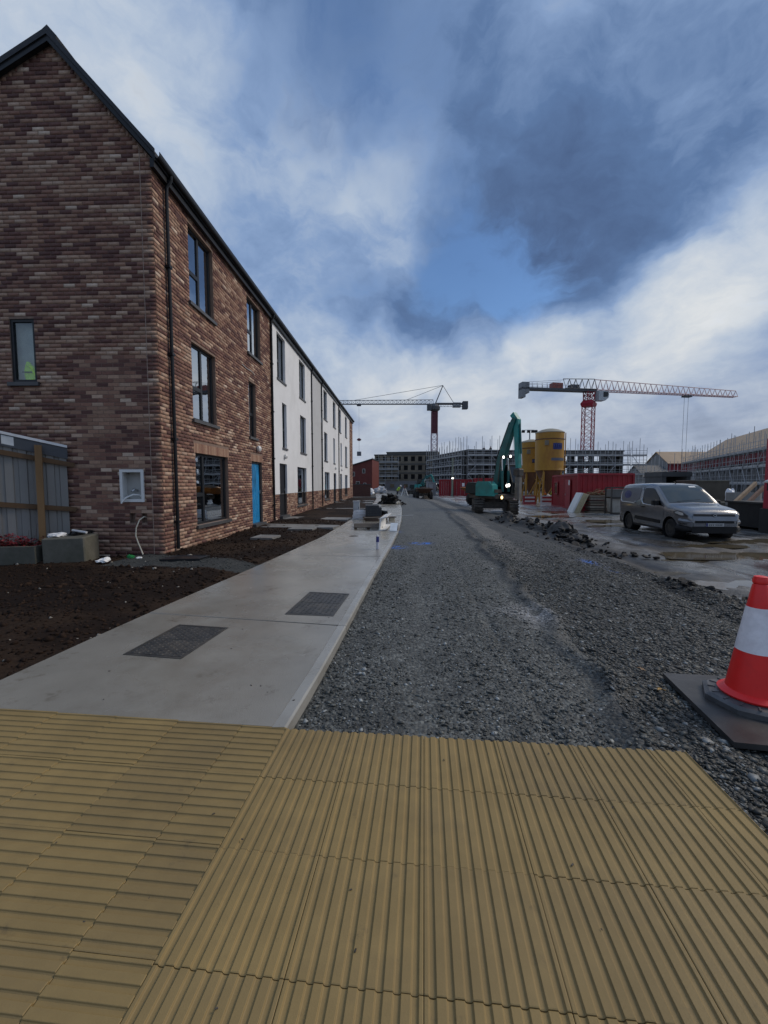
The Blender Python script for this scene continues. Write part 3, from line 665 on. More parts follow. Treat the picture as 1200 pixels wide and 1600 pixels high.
def roof(parent, y0, y1):
    rp = [(.13,7.40),(-1.8,9.53),(-9.2,5.6),(-9.2,5.74),(-1.8,9.69),(.13,7.545)]
    r = MB().prism(rp, y0, y1, 'y').build('roof', roof_m, parent)
    c = MB().prism([(-1.95,9.60),(-1.8,9.70),(-1.65,9.55),(-1.63,9.60),(-1.8,9.79),(-1.97,9.66)], y0-.01, y1, 'y'); c.build('ridge_capping', roof_m, r)
    g = MB(); n = 8
    prof = [(.10+.058+.058*math.cos(math.pi+math.pi*i/n), 7.50+.075*math.sin(math.pi+math.pi*i/n)) for i in range(n+1)]
    prof += [(.216, 7.535), (.206, 7.535)]+[(.158+.048*math.cos(-math.pi*i/n), 7.50+.063*math.sin(-math.pi*i/n)) for i in range(n+1)]+[(.10, 7.52)]
    g.prism(prof, y0, y1, 'y'); g.build('gutter', black_p, parent)
    f = MB().box(.02, .099, y0, y1, 7.28, 7.44); f.build('fascia', black_p, parent)
def downpipe(parent, y, z0=.06):
    m = MB(); m.path([(.155,y,7.44),(.15,y,7.36),(.06,y,7.24),(.055,y,7.1),(.055,y,z0)], .035, 10)
    for z in (.6, 2.3, 4.0, 5.7): m.box(.0, .10, y-.055, y+.055, z, z+.05)
    m.build('downpipe', black_p, parent, True)
def door(parent, P, s0, s1, z0, z1, leaf_mat, film=None):
    m = MB(); f = .06; wbox(m, P, s0, s0+f, .06, .14, z0, z1); wbox(m, P, s1-f, s1, .06, .14, z0, z1); wbox(m, P, s0+f, s1-f, .06, .14, z1-f, z1)
    d = m.build('door', anth, parent)
    q = MB(); wbox(q, P, s0+f, s1-f, .09, .135, z0+.02, z1-f)
    for za, zb in ((.25,.95),(1.1,1.85)): wbox(q, P, s0+f+.15, s1-f-.15, .083, .0899, z0+za, z0+zb)
    q.build('leaf', leaf_mat, d)
    q = MB(); wbox(q, P, s1-f-.10, s1-f-.07, .03, .045, z0+.98, z0+1.10); wbox(q, P, s1-f-.095, s1-f-.075, .045, .0895, z0+1.03, z0+1.05); q.build('handle', M('steel', (.5,.5,.5), .3, .9), d)
    q = MB(); wbox(q, P, s0-.03, s1+.03, -.12, .15, z0-.10, z0+.015); q.build('threshold', sill_m, d)
    return d
RV = .15
# ---- end house, all brick
h1 = thing('terraced_house', 'brown brick end house with a tall gable, nearest the camera', 'house', hw(0, 0), -HA, 'houses of the terrace')
H1W = 7.17
fw = [(1.33,2.55,5.46,7.16,'two'),(4.87,6.07,5.46,7.16,'two'),(1.33,2.55,2.88,4.60,'two'),(4.87,5.50,2.88,4.60,'slim'),(1.37,3.18,.45,2.12,'big')]
fd = (5.0,5.98,.10,2.12)
fh = [w[:4] for w in fw]+[fd]
gwn = (2.43,2.93,3.40,4.61)
box_h = (.385,.825,1.075,1.675,.16); pa, pb = (.575,.69,.64,.83,.10), (.335,.45,.64,.83,.10)
gh = [gwn, box_h, pa, pb]
m = MB()
wall_sheet(m, FAC, .0, H1W, -.3, 7.45, [(*h, RV) for h in fh], .005)
wall_sheet(m, GAB, .0, 9.0, -.3, 5.5, [(gwn[0],gwn[1],gwn[2],gwn[3],RV), box_h, pa, pb], .005)
lo = lambda z: max(0., (z-7.50)/2.03*1.8); hi = lambda z: min(9., 1.8+(9.53-z)/.531)
m.add([GAB(s, .005, z) for s, z in ((0,5.5),(9,5.5),(9,5.71),(1.8,9.53),(0,7.5))], [(0,1,2,3,4)])
for h in (pa, pb): m.quad(*[GAB(s, .10, z) for s, z in ((h[0],h[2]),(h[1],h[2]),(h[1],h[3]),(h[0],h[3]))])
m.build('wall', mortar_m, h1)
shell(h1, 0, H1W); roof(h1, -.07, H1W)
lint = [(1.30,3.25,2.12,2.345),(4.93,6.05,2.12,2.345)]
rf = brick_rows(.023, H1W, -.075, 7.36, fh+lint, seed=4, bond=.10)
rg = brick_rows(0, 9., -.075, 9.52, gh, lambda z: (lo(z), min(hi(z), 5.2)), seed=8)
full = [b for b in rg if abs(b[1]-b[0]-.215) < .004 and abs(b[3]-b[2]-.065) < .002 and b[0] > .2 and b[1] < 1.9 and .70 < b[2] < 3.9]
full = sorted(full, key=lambda b: ((b[0]-.6)**2+(b[2]-1.9)**2*.6))[:296]
fs_ = set(full)
bricks_parts(full, GAB, h1)
bricks_stuff([b for b in rg if b not in fs_], GAB, h1); bricks_stuff(rf, FAC, h1)
for a, b, z0, z1 in lint:
    n = int((b-a)/.075)
    sol = [(a+(b-a)*i/n+.004, a+(b-a)*(i+1)/n-.004, z0+.005, z1-.006, rnd.choice([3,4,5,5,6,4])) for i in range(n)]
    ms = {}
    for sa, sb, za, zb, tt in sol:
        key = (round(sb-sa, 3), tt)
        if key not in ms:
            q = MB(); wbox(q, FAC, 0, sb-sa, -.002, .02, 0, zb-za); me = q.mesh('soldier_brick', brick_m); at = me.attributes.new('tone', 'FLOAT_COLOR', 'POINT'); at.data.foreach_set('color', np.tile([*PAL[tt], 1.], 8).astype(np.float32)); ms[key] = me
        ob('soldier_brick', ms[key], h1, FAC(sa, 0, za))
for a, b, c, e, k in fw: window(h1, FAC, a, b, c, e, k)
window(h1, GAB, *gwn, 'one', gl=glass_see, d0=.025)
film = M('blue_film', (.02,.24,.52), .3, var=.3, vs=7, bump=.03, bs=9, rvar=.12, stretch=(1,1,.3), dirt=(.01,.035,.07), damt=.85, ds=4.5)  # dark stretched blotches in the film's colour, for a crumpled look
door(h1, FAC, *fd, film)
for y in (.41, H1W-.03): downpipe(h1, y)
# verge boards on the gable
q = MB(); q.prism([(.13,7.38),(-1.8,9.50),(-9.2,5.57),(-9.2,5.66),(-1.8,9.60),(.13,7.48)], -.095, -.071, 'y'); q.build('verge_board', black_p, h1)
q = MB(); q.prism([(.14,7.485),(-1.8,9.605),(-9.2,5.665),(-9.2,5.76),(-1.8,9.715),(.14,7.575)], -.115, -.0951, 'y'); q.build('verge_trim', roof_m, h1)
q = MB(); wbox(q, GAB, .207, .219, -.0035, .01, 0, 7.70); q.build('movement_joint', M('sealant', (.34,.25,.2), .8), h1)
# meter box, pockets and cable
wp = M('white_plastic', (.72,.72,.70), .45, var=.06, vs=5, dirt=(.5,.48,.44), damt=.4)
q = MB(); a, b, c, e = box_h[:4]; F_ = .035
for r in ((a-.02,b+.02,c-.02,c+F_),(a-.02,b+.02,e-F_,e+.02),(a-.02,a+F_,c+F_,e-F_),(b-F_,b+.02,c+F_,e-F_)): wbox(q, GAB, r[0], r[1], -.028, .03, r[2], r[3])
mbx = q.build('meter_box', wp, h1)
q = MB(); [wbox(q, GAB, *r, .0301, .149, *z) for r, z in (((a+.002,a+.012),(c+.002,e-.002)),((b-.012,b-.002),(c+.002,e-.002)),((a+.0121,b-.0121),(c+.002,c+.012)),((a+.0121,b-.0121),(e-.012,e-.002)))]; q.build('lining', wp, mbx)
q = MB(); wbox(q, GAB, a+.002, b-.002, .15, .158, c+.002, e-.002); q.build('back_panel', M('grey_panel', (.42,.42,.40), .6, dirt=(.3,.28,.25)), mbx)
q = MB()
for s, z in ((a+.06,c+.06),(b-.06,c+.06),(a+.06,e-.06),(b-.06,e-.06)): wbox(q, GAB, s-.01, s+.01, .10, .149, z-.01, z+.01)
q.path([GAB(.60,.13,1.28),GAB(.63,.09,1.30),GAB(.655,.05,1.26)], .026, 8); q.build('bracket', M('steel', (.5,.5,.5), .3, .9), mbx)
q = MB(); q.path([GAB(.46,.10,1.14),GAB(.52,.06,1.19),GAB(.60,.0,1.20),GAB(.70,-.07,1.14),GAB(.77,-.12,1.03)], .016, 8); q.build('conduit', wp, mbx, True)
q = MB(); q.path([GAB(.38,.09,.74),GAB(.40,.0,.76),GAB(.455,-.06,.70),GAB(.50,-.10,.55),GAB(.51,-.11,.40),GAB(.47,-.11,.27),GAB(.41,-.12,.13),GAB(.36,-.14,.03)], .012, 8); q.build('cable', M('cream_cable', (.62,.56,.44), .5), h1, True)
q = MB(); q.lathe([(.02,0),(.085,.015),(.10,.05),(.095,.09),(.06,.125),(.015,.135)], n=20); q.v = [(z+.004, 5.53+x, 2.55+y) for x, y, z in q.v]; q.build('wall_lamp', wp, h1, True)
q = MB(); q.path([(.015,4.35,4.93),(.02,4.7,4.90),(.02,5.15,4.93),(.015,5.4,4.88)], .009, 6); q.build('cord', wp, h1)
vent_m = M('terracotta_vent', (.12,.05,.04), .7, var=.3, vs=30)
for y, z in ((.79,4.5),(.83,6.96),(4.55,7.05)):
    q = MB()
    for k in range(4): wbox(q, FAC, y, y+.2, -.006, .02, z+k*.036, z+k*.036+.02)
    q.build('air_vent', vent_m, h1)
# ---- the rendered houses and the far brick end
dark_leaf = M('dark_door_leaf', (.02,.021,.024), .35, var=.2)
def house(y0, y1, label, wins, doors, wmat, lamp=None, pipes=(), brickall=False, seed=1, plinth_dark=None, splits=()):
    t = thing('terraced_house', label, 'house', hw(0, y0), -HA, 'houses of the terrace'); w = y1-y0
    holes = [(a-y0, b-y0, c, e) for a, b, c, e, k in wins]+[(a-y0, b-y0, c, e) for a, b, c, e in doors]
    top = 7.45; zb = 1.0
    m = MB(); wall_sheet(m, FAC, 0, w, -.3, top if brickall else zb, [(*h, RV) for h in holes], .005); 
    m.build('plinth' if not brickall else 'wall', mortar_m, t)
    bricks_stuff(brick_rows(.0, w, -.075, 7.36 if brickall else zb-.01, holes, seed=seed), FAC, t)
    if not brickall:
        segs = splits or [(0, w, wmat)]
        for a, b, mt in segs:
            m = MB(); hh = [h for h in holes if h[0] < b and h[1] > a]
            wall_sheet(m, FAC, a, b, zb, top, [(*h, RV) for h in hh], -.016 if mt is white_r else -.008)
            m.quad(FAC(a,-.016,zb), FAC(b,-.016,zb), FAC(b,.02,zb), FAC(a,.02,zb)); m.build('wall', mt, t)
    shell(t, 0, w); roof(t, .0, w)
    for a, b, c, e, k in wins: window(t, FAC, a-y0, b-y0, c, e, k)
    for a, b, c, e in doors: door(t, FAC, a-y0, b-y0, c, e, dark_leaf)
    for y in pipes: downpipe(t, y-y0)
    if lamp:
        q = MB(); q.lathe([(.02,0),(.085,.015),(.10,.05),(.095,.09),(.06,.125),(.015,.135)], n=16); q.v = [(z+.018, lamp-y0+x, 2.5+y) for x, y, z in q.v]; q.build('wall_lamp', wp, t, True)
    return t
house(7.17, 14.1, 'white rendered house adjoining the brick end house, dark door beside the downpipe', [(7.9,9.05,5.44,7.16,'two'),(11.42,12.6,5.44,7.16,'two'),(8.5,9.14,2.84,4.62,'slim'),(11.5,12.68,2.88,4.62,'two'),(10.85,12.7,.40,2.17,'big')], [(8.02,9.08,.12,2.2)], white_r, 8.72, (14.0,), seed=21)
house(14.1, 23.85, 'middle white rendered house with a blank grey bay at its near side', [(17.6,18.85,5.4,7.16,'two'),(21.2,22.4,5.4,7.16,'two'),(17.7,18.86,2.84,4.6,'two'),(21.3,22.02,2.84,4.6,'slim'),(17.8,19.6,.40,2.13,'big')], [(21.35,22.5,.1,2.14)], white_r, 22.0, (16.85, 23.75), seed=23, splits=((0, 2.7, grey_r), (2.7, 9.75, white_r)))
house(23.85, 30.8, 'farthest white rendered house, next to the narrow brick end', [(23.98,25.2,5.4,7.14,'two'),(27.68,28.95,5.4,7.14,'two'),(24.88,25.6,2.84,4.6,'slim'),(27.7,29.0,2.84,4.6,'two'),(27.42,29.2,.40,2.13,'big')], [(24.55,25.6,.1,2.16)], white_r, 25.2, (), seed=25)
house(30.8, 33.5, 'narrow brown brick end bay at the far end of the terrace', [], [], None, brickall=True, seed=27)
# a hi-vis jacket hung just inside the gable window
def jacket():
    t = thing('hi_vis_jacket', 'lime hi-vis jacket showing in the small gable window', 'jacket', hw(-2.66, .125, 3.46), -HA)
    hv = M('hi_vis_lime', (.62,.95,.05), .6, var=.2, vs=10, bump=.01, bs=14); m = MB()
    pr = [(0,.10,.045),(.10,.115,.055),(.20,.105,.05),(.27,.08,.045),(.33,.045,.035),(.36,.03,.03)]
    n = 14; v = []; f = []
    for z, a, b in pr: v += [(a*math.cos(6.2832*i/n)*(1+.08*math.sin(3*i))-.10*z, b*math.sin(6.2832*i/n), z) for i in range(n)]
    for j in range(len(pr)-1): f += [(j*n+i, j*n+(i+1)%n, (j+1)*n+(i+1)%n, (j+1)*n+i) for i in range(n)]
    m.add(v, f); m.build('body', hv, t, True)
    q = MB(); q.path([(-.04,-.02,.30),(.07,-.03,.24),(.13,-.035,.12),(.14,-.03,.03)], [.04,.042,.038,.034], 10); q.build('sleeve', hv, t, True)
    q = MB(); q.path([(-.12,-.048,.155),(-.05,-.062,.15),(.03,-.062,.15),(.08,-.05,.155)], .012, 6); q.build('reflective_band', M('dark_band', (.05,.055,.06), .4), t)
jacket()
# ================================================================ things near the house
wood_m = M('rough_timber', (.20,.118,.050), .75, var=.3, vs=3, bump=.002, bs=50, dirt=(.12,.07,.035), damt=.6, ds=3, stretch=(1,1,.15))
wood_h = M('rough_timber_rail', (.115,.062,.026), .75, var=.3, vs=3, bump=.002, bs=50, dirt=(.1,.06,.03), damt=.6, ds=3, stretch=(.15,1,1))
zinc_m = M('galvanised_sheet', (.225,.218,.205), .5, metal=.08, var=.15, vs=2.5, dirt=(.17,.17,.165), damt=.5, ds=1.6, stretch=(1,1,.3))
oldconc = M('weathered_concrete', (.105,.10,.08), .85, var=.25, vs=5, bump=.003, bs=40, dirt=(.045,.048,.03), damt=.75, ds=2.2)
def fence():
    t = thing('hoarding_fence', 'grey corrugated metal hoarding with timber rails against the gable', 'fence', (-6.22,8.2,0), R(216.87))
    k = .22
    for s in range(4):
        m = MB(); x = s*1.0; pts = []
        while x < s+1.0-1e-6:
            for dx, y in ((0,0),(.11,0),(.125,-.022),(.185,-.022),(.2,0)): pts.append((x+dx, y))
            x += .2
        pts = [p for i, p in enumerate(pts) if i == 0 or p[0] > pts[i-1][0]+1e-6 or True]
        n = len(pts); o = .003*(s % 2)
        m.add([(a, b+o, -.05) for a, b in pts]+[(a, b+o, 2.06+k*a) for a, b in pts], [(i, i+1, n+i+1, n+i) for i in range(n-1)]); m.build('sheet', zinc_m, t)
    for z, kk in ((1.80,.2),(.92,.12)):
        m = MB(); m.bar((-.12,.045,z-.12*kk),(4.0,.045,z+4*kk), .05, .09); m.build('rail', wood_h, t)
    for x in (.42, 2.0, 3.6):
        m = MB(); m.add([(x-.05,.075,0),(x+.05,.072,0),(x+.052,.175,0),(x-.048,.175,0),(x-.06,.075,2.05+k*x),(x+.045,.072,2.05+k*x),(x+.047,.17,2.04+k*x),(x-.058,.17,2.04+k*x)], [(0,3,2,1),(4,5,6,7),(0,1,5,4),(1,2,6,5),(2,3,7,6),(3,0,4,7)]); m.build('post', wood_m, t)
    m = MB(); m.add([(a, y, z+k*a) for a in (-.02, 4) for y, z in ((.006,1.90),(.03,1.90),(.03,2.115),(.006,2.115))], [(0,1,2,3),(7,6,5,4),(0,4,5,1),(1,5,6,2),(2,6,7,3),(3,7,4,0)]); m.build('fascia', M('dark_fascia', (.06,.065,.075), .5), t)
    m = MB(); m.add([(a, y, z+k*a) for a in (-.02, 4) for y, z in ((-.03,2.117),(.05,2.117),(.05,2.165),(-.03,2.165))], [(0,1,2,3),(7,6,5,4),(0,4,5,1),(1,5,6,2),(2,6,7,3),(3,7,4,0)]); m.build('capping', M('white_trim', (.7,.7,.7), .5), t)
    m = MB(); m.add([(a, .033, z+k*a) for a, z in ((.76,1.94),(.93,1.94),(.93,2.10),(.76,2.10))], [(0,1,2,3)]); m.build('notice', M('white_notice', (.62,.64,.64), .5), t)
fence()
def block(name, label, loc, rz, sx, sy, sz, mat=oldconc, cat='concrete block'):
    m = MB(); m.cham(-sx/2, sx/2, -sy/2, sy/2, 0, sz, .02); o = m.build(name, mat); o.location = loc; o.rotation_euler = (R(.8), R(-.6), rz); return tag(o, label, cat)
block('concrete_block', 'weathered concrete block with litter on top, against the brick gable', (-5.76,7.62,-.02), R(14), .66, .62, .48)
pl = thing('planter', 'low concrete planter with red-leaved shrub at the left edge', 'planter', (-6.62,7.42,-.02), R(6))
m = MB(); m.box(-.5,.5,-.28,-.2,0,.34); m.box(-.5,.5,.2,.28,0,.34); m.box(-.5,-.42,-.199,.199,0,.338); m.box(.42,.5,-.199,.199,0,.338); m.box(-.419,.419,-.199,.199,.02,.26); m.build('trough', oldconc, pl)
def leaf_mesh(mat):
    m = MB(); m.add([(0,0,0),(.018,.03,.006),(0,.07,.0),(-.018,.03,.006)], [(0,1,2),(0,2,3)]); return m.mesh('leaf', mat)
def shrub():
    m = MB(); g = random.Random(4); st = MB()
    for i in range(40):
        x, y = g.uniform(-.38,.42), g.uniform(-.15,.15); h = g.uniform(.12,.30)*(1 if x < .1 else .8); dx, dy = g.uniform(-.12,.12), g.uniform(-.12,.12)
        st.tube((x,y,.25),(x+dx,y+dy,.25+h), .004, 5, .002)
        for k in range(12):
            f = g.uniform(.25,1.05); p = Vector((x+dx*f, y+dy*f, .25+h*f)); a = g.uniform(0,6.28); e = g.uniform(-.4,.7)
            m.T = Matrix.Translation(p) @ Euler((e, g.uniform(-.5,.5), a)).to_matrix().to_4x4(); s = g.uniform(.8,1.5)
            m.add([(0,0,0),(.017*s,.03*s,.006),(0,.065*s,0),(-.017*s,.03*s,.006)], [(0,1,2),(0,2,3)])
    tag(m.build('foliage', M('red_leaf', (.17,.014,.02), .6, var=.6, vs=12), pl), kind='stuff')
    for (x, z) in ((.33,.62),(.42,.52),(.50,.55),(.47,.74)): st.tube((x-.08,-.1,.28),(x,-.14,z),.003,5,.002); m2 = None
    tag(st.build('stems', M('stem', (.05,.03,.02), .8), pl), kind='stuff')
shrub()
def crumple(name, label, cat, loc, size, mat, seed=1, flat=.5, n=40, group=None):
    g = random.Random(seed); bm = bmesh.new(); bmesh.ops.create_icosphere(bm, subdivisions=3, radius=1)
    for v in bm.verts:
        k = 1+.30*math.sin(v.co.x*3+seed)*math.sin(v.co.y*4+seed*2)+.12*math.sin(v.co.x*11+v.co.z*9+seed)+g.uniform(-.05,.05); v.co = Vector((v.co.x*size[0]*k, v.co.y*size[1]*k, max(v.co.z, -.45)*size[2]*k))
    lo_ = min(v.co.z for v in bm.verts)
    for v in bm.verts: v.co.z -= lo_
    me = bpy.data.meshes.new(name); bm.to_mesh(me); bm.free(); me.materials.append(mat); o = ob(name, me, None, loc, g.uniform(0,6)); return tag(o, label, cat, group)
bagw = M('white_sheeting', (.68,.69,.70), .4, var=.15, vs=12, rvar=.1)
bagb = M('black_sheeting', (.012,.013,.015), .3, var=.3, vs=12)
crumple('plastic_bag', 'crumpled clear plastic bag on the concrete block', 'bag', (-5.93,7.50,.455), (.14,.10,.045), bagw, 3)
crumple('plastic_bag', 'black plastic bag on the concrete block by the wall', 'bag', (-5.72,7.80,.455), (.24,.10,.06), bagb, 5)
m = MB(); m.path([(-.16,0,.03),(.16,.02,.03)], .022, 10); o = m.build('sealant_tube', M('silver_tube', (.6,.62,.64), .35, .3), None, True, (-5.62,7.62,.51)); o.rotation_euler = (0, .1, -.3); tag(o, 'silver sealant tube lying on the concrete block', 'tube')
crumple('paper_scrap', 'crumpled white paper on the soil near the house corner', 'litter', (-5.00,7.36,.02), (.13,.09,.045), M('paper', (.75,.75,.74), .8), 7)
crumple('green_wrapper', 'small green wrapper on the ground by the brick gable', 'litter', (-4.73,7.68,.03), (.075,.05,.04), M('green_plastic', (.01,.20,.05), .4), 9)
crumple('paper_scrap', 'small white scrap beside the green wrapper', 'litter', (-4.58,7.70,.02), (.055,.04,.02), M('paper', (.75,.75,.74), .8), 12)
# drain cover slab at the corner and covers in the bed
def flat_cover(name, label, pts, z, mat, th=.05):
    c = (sum(p[0] for p in pts)/len(pts), sum(p[1] for p in pts)/len(pts)); m = MB()
    q = [(p[0]-c[0], p[1]-c[1]) for p in pts]; n = len(q)
    m.add([(a, b, -th) for a, b in q]+[(a, b, 0) for a, b in q]+[(a*.86, b*.86, 0.001) for a, b in q]+[(a*.82, b*.82, -.008) for a, b in q],
          [(i, (i+1)%n, n+(i+1)%n, n+i) for i in range(n)]+[(n+i, n+(i+1)%n, 2*n+(i+1)%n, 2*n+i) for i in range(n)]+[(2*n+i, 2*n+(i+1)%n, 3*n+(i+1)%n, 3*n+i) for i in range(n)]+[tuple(range(3*n, 4*n))])
    return tag(m.build(name, mat, None, False, (c[0], c[1], z)), label, 'drain cover')
flat_cover('drain_cover', 'black plastic drain cover at the foot of the house corner', [(-4.05,7.42),(-3.36,7.50),(-3.32,7.86),(-3.98,7.86)], .055, black_p, .09)
flat_cover('drain_cover', 'grey concrete drain cover in the bed below the big window', [(-3.35,10.35),(-2.78,10.28),(-2.72,10.88),(-3.28,11.0)], .065, path_m)
flat_cover('drain_cover', 'grey concrete drain cover in the bed just before the blue door path', [(-2.9,12.45),(-2.15,12.40),(-2.1,12.92),(-2.85,13.0)], .055, path_m)
# things left on the pavement
t = thing('marker_can', 'blue and white spray marker can standing on the wet pavement', 'spray can', (-.139,8.94,0))
MB().lathe([(.030,0),(.033,.006),(.033,.155)], n=18).build('body', M('white_label', (.6,.6,.66), .35, dirt=(.35,.35,.5), ds=18), t, True)
MB().lathe([(.0332,.155),(.0332,.262),(.030,.275)], n=18).build('band', M('navy_label', (.02,.025,.16), .35), t, True)
MB().lathe([(.020,.275),(.020,.305),(.012,.312)], n=16).build('cap', wp, t, True)
mud_m = M('mud', (.055,.045,.035), .7, var=.4, vs=14, bump=.008, bs=30)
def mound(name, label, cat, loc, sx, sy, sz, mat, seed=1, kind=None, res=26, group=None, rz=0):
    g = np.linspace(-1, 1, res); A, B = np.meshgrid(g, g); r = np.sqrt(A*A+B*B)
    h = sstep(0, 1, np.clip(1.12-r*(.85+.45*fbm(A*1.7+seed, B*1.7, 3, seed)), 0, 1))*(.35+1.0*fbm(A*3.2+seed*3, B*3.2, 5, seed+5, .65))
    idx = np.arange(res*res).reshape(res, res); F = np.stack([idx[:-1,:-1], idx[:-1,1:], idx[1:,1:], idx[1:,:-1]], -1).reshape(-1, 4)
    V = np.stack([A*sx, B*sy, h*sz-.03], -1).reshape(-1, 3); me = np_mesh(name, V, F, mat, None, True)
    return tag(ob(name, me, None, loc, rz), label, cat, group, kind)
mound('mud_smear', 'smear of dark mud on the pavement beyond the spray can', 'mud', (-.85,11.15,.012), .34, .30, .028, mud_m, 3)
t = thing('timber_pallet', 'low timber pallet of boards on the pavement before the paver pack', 'pallet', (-.52,13.45,0), R(4))
for k, x in enumerate((-.40,.0,.36)): MB().box(x-.04,x+.04,-.62,.58,.0,.055).build('bearer', M('dark_timber', (.07,.045,.03), .8), t)
for k in range(4): MB().box(-.46,.43,-.66+k*.34,-.66+k*.34+.14,.056,.08).build('board', M('grey_board', (.12,.10,.08), .8, var=.3, vs=4, dirt=(.06,.05,.04)), t)
t = thing('white_channel', 'white plastic channel lying tilted on the pallet edge', 'plastic channel', (.05,13.25,.0), R(-6))
m = MB(); m.prism([(-.12,.0),(.10,.02),(.10,.05),(-.07,.04),(-.05,.36),(.12,.40),(.12,.43),(-.085,.38)], -.85, .75, 'y'); m.build('channel', wp, t)
t = thing('pale_board', 'small pale board propped at the kerb edge', 'board', (.30,12.5,0), R(-5))
MB().add([(-.11,-.25,.0),(.11,-.25,0),(.11,.12,.20),(-.11,.12,.20),(-.11,-.25,.02),(.11,-.25,.02),(.11,.12,.22),(-.11,.12,.22)],[(4,5,6,7),(0,1,5,4),(1,2,6,5),(2,3,7,6),(3,0,4,7),(3,2,1,0)]).build('panel', M('pale_blue_board', (.55,.6,.64), .5), t)
MB().box(-.12,.12,.125,.3,0,.14).build('support', wood_h, t)
t = thing('paver_pack', 'pack of dark grey paving blocks on a pallet, partly unwrapped', 'paver pack', (-.40,16.6,0), R(3))
pv = M('grey_paver', (.05,.052,.056), .8, var=.3, vs=9)
m = MB()
for i in range(6):
    for j in range(9):
        for k in range(5):
            if k == 4 and i > 4: continue
            m.box(-.34+i*.105,-.34+i*.105+.1,-.5+j*.11,-.5+j*.11+.105,.14+k*.085,.14+k*.085+.08)
tag(m.build('pavers', pv, t), kind='stuff')
for k, x in enumerate((-.42,-.02,.4)): MB().box(x,x+.1,-.55,.55,0,.09).build('bearer', wood_h, t)
for k in range(5): MB().box(-.45,.52,-.55+k*.235,-.55+k*.235+.15,.0905,.112).build('board', wood_h, t)
MB().path([(.30,-.3,.17),(.36,-.3,.30),(.44,-.3,.28),(.50,-.32,.13)], [.04,.09,.10,.06], 8).build('wrap', bagb, t, True)
crumple('plastic_sheet', 'white plastic sheeting heaped left of the paver pack', 'sheeting', (-.90,16.45,0), (.06,.30,.22), bagw, 15)
m = MB(); m.bar((-.75,15.55,.13),(.45,15.85,.14), .20, .03); tag(m.build('plank', M('grey_board', (.12,.10,.08), .8)), 'long grey plank resting across blocks before the paver pack', 'plank')
m = MB(); m.tube((.1,15.82,.17),(1.15,16.35,.17), .007, 8); tag(m.build('steel_rod', M('steel', (.5,.5,.5), .3, .9)), 'thin steel rod jutting out over the kerb', 'rod')
block('timber_offcut', 'short dark timber block under the plank', (-.45,15.6,0), .1, .5, .12, .115, M('dark_timber', (.07,.045,.03), .8), 'timber')
block('timber_offcut', 'pale timber block near the kerb under the plank end', (.30,15.78,0), .2, .22, .1, .12, M('pale_timber', (.42,.36,.26), .8), 'timber')
t = thing('service_cabinet', 'light grey utility cabinet standing in the garden bed', 'cabinet', (-1.27,19.2,-.02), R(3))
MB().cham(-.15,.15,-.13,.13,.0,.60,.012).build('case', M('cabinet_grey', (.45,.48,.50), .45, dirt=(.3,.3,.28)), t); MB().box(-.17,.17,-.15,.15,.601,.63).build('lid', M('cabinet_grey', (.45,.48,.50), .45), t); MB().box(-.13,.13,-.137,-.1305,.05,.56).build('door', M('cabinet_grey', (.45,.48,.50), .45), t); MB().box(.09,.11,-.146,-.1375,.28,.36).build('handle', black_p, t)
for k, (x, y, s, lab) in enumerate(((.95,28.3,.16,'white rubble sack at the right foot of the soil heap'),(.75,28.9,.2,'pale sack on the back of the soil heap'))): crumple('rubble_sack', lab, 'sack', (x,y,.0+.2*k), (s*1.2,s,s*.8), M('dirty_sack', (.45,.42,.36), .8, dirt=(.2,.17,.13)), 30+k)
crumple('bulk_bag', 'white bulk bag at the far end of the gardens', 'bag', (-1.9,52,.0), (.6,.6,.55), bagw, 40); crumple('bulk_bag', 'red-banded pale bulk bag left of the far white bag', 'bag', (-3.6,56,.0), (.7,.6,.55), M('dirty_sack', (.45,.42,.36), .8), 41)
crumple('plastic_sheet', 'grey sheeting over materials where the pavement ends', 'sheeting', (-.6,57,0), (1.1,.8,.55), M('grey_sheet', (.3,.31,.33), .5), 43)
# ---- traffic cone and the board it stands on
tz = float(terrain(np.array([2.6]), np.array([2.8]))[0])
t = tag(MB().add([(x, y, tz+z) for z in (.05,.085) for x, y in ((2.25,3.26),(2.07,2.36),(3.35,2.12),(3.55,3.1))], [(3,2,1,0),(4,5,6,7),(0,1,5,4),(1,2,6,5),(2,3,7,6),(3,0,4,7)]).build('plywood_board', M('wet_plywood', (.050,.047,.045), .4, var=.35, vs=3, bump=.001, bs=30, dirt=(.11,.10,.09), damt=.5, ds=2.5, rvar=.12)), 'dark wet plywood board under the traffic cone', 'board')
cz = tz+.086
t = thing('traffic_cone', 'red and white traffic cone at the right edge of the road', 'traffic cone', (2.58,2.81,cz), .2); t.scale = (.95,.95,.97)
m = MB(); n = 8
def oc(r, z, k=.75): return [(r*math.cos(R(22.5+45*i))*1.0, r*math.sin(R(22.5+45*i)), z) for i in range(8)]
m.add(oc(.315,0)+oc(.315,.035)+oc(.285,.052)+oc(.16,.06), [tuple(range(7,-1,-1))]+[(r*8+i, r*8+(i+1)%8, r*8+8+(i+1)%8, r*8+8+i) for r in range(3) for i in range(8)]+[tuple(range(24,32))])
for i in range(16):
    a = 6.2832*i/16; m.bar((.22*math.cos(a),.22*math.sin(a),.057),(.268*math.cos(a),.268*math.sin(a),.055), .012, .010)
m.build('base', M('recycled_rubber', (.075,.076,.078), .5, var=.3, vs=10, dirt=(.16,.155,.15), damt=.6, ds=5), t)
H_ = .89; rb, rt = .174, .040
rr = lambda z: rb+(rt-rb)*(z-.06)/(H_-.06)
redc = M('cone_red', (.80,.018,.016), .42, var=.08, vs=6, dirt=(.45,.02,.018), damt=.45)
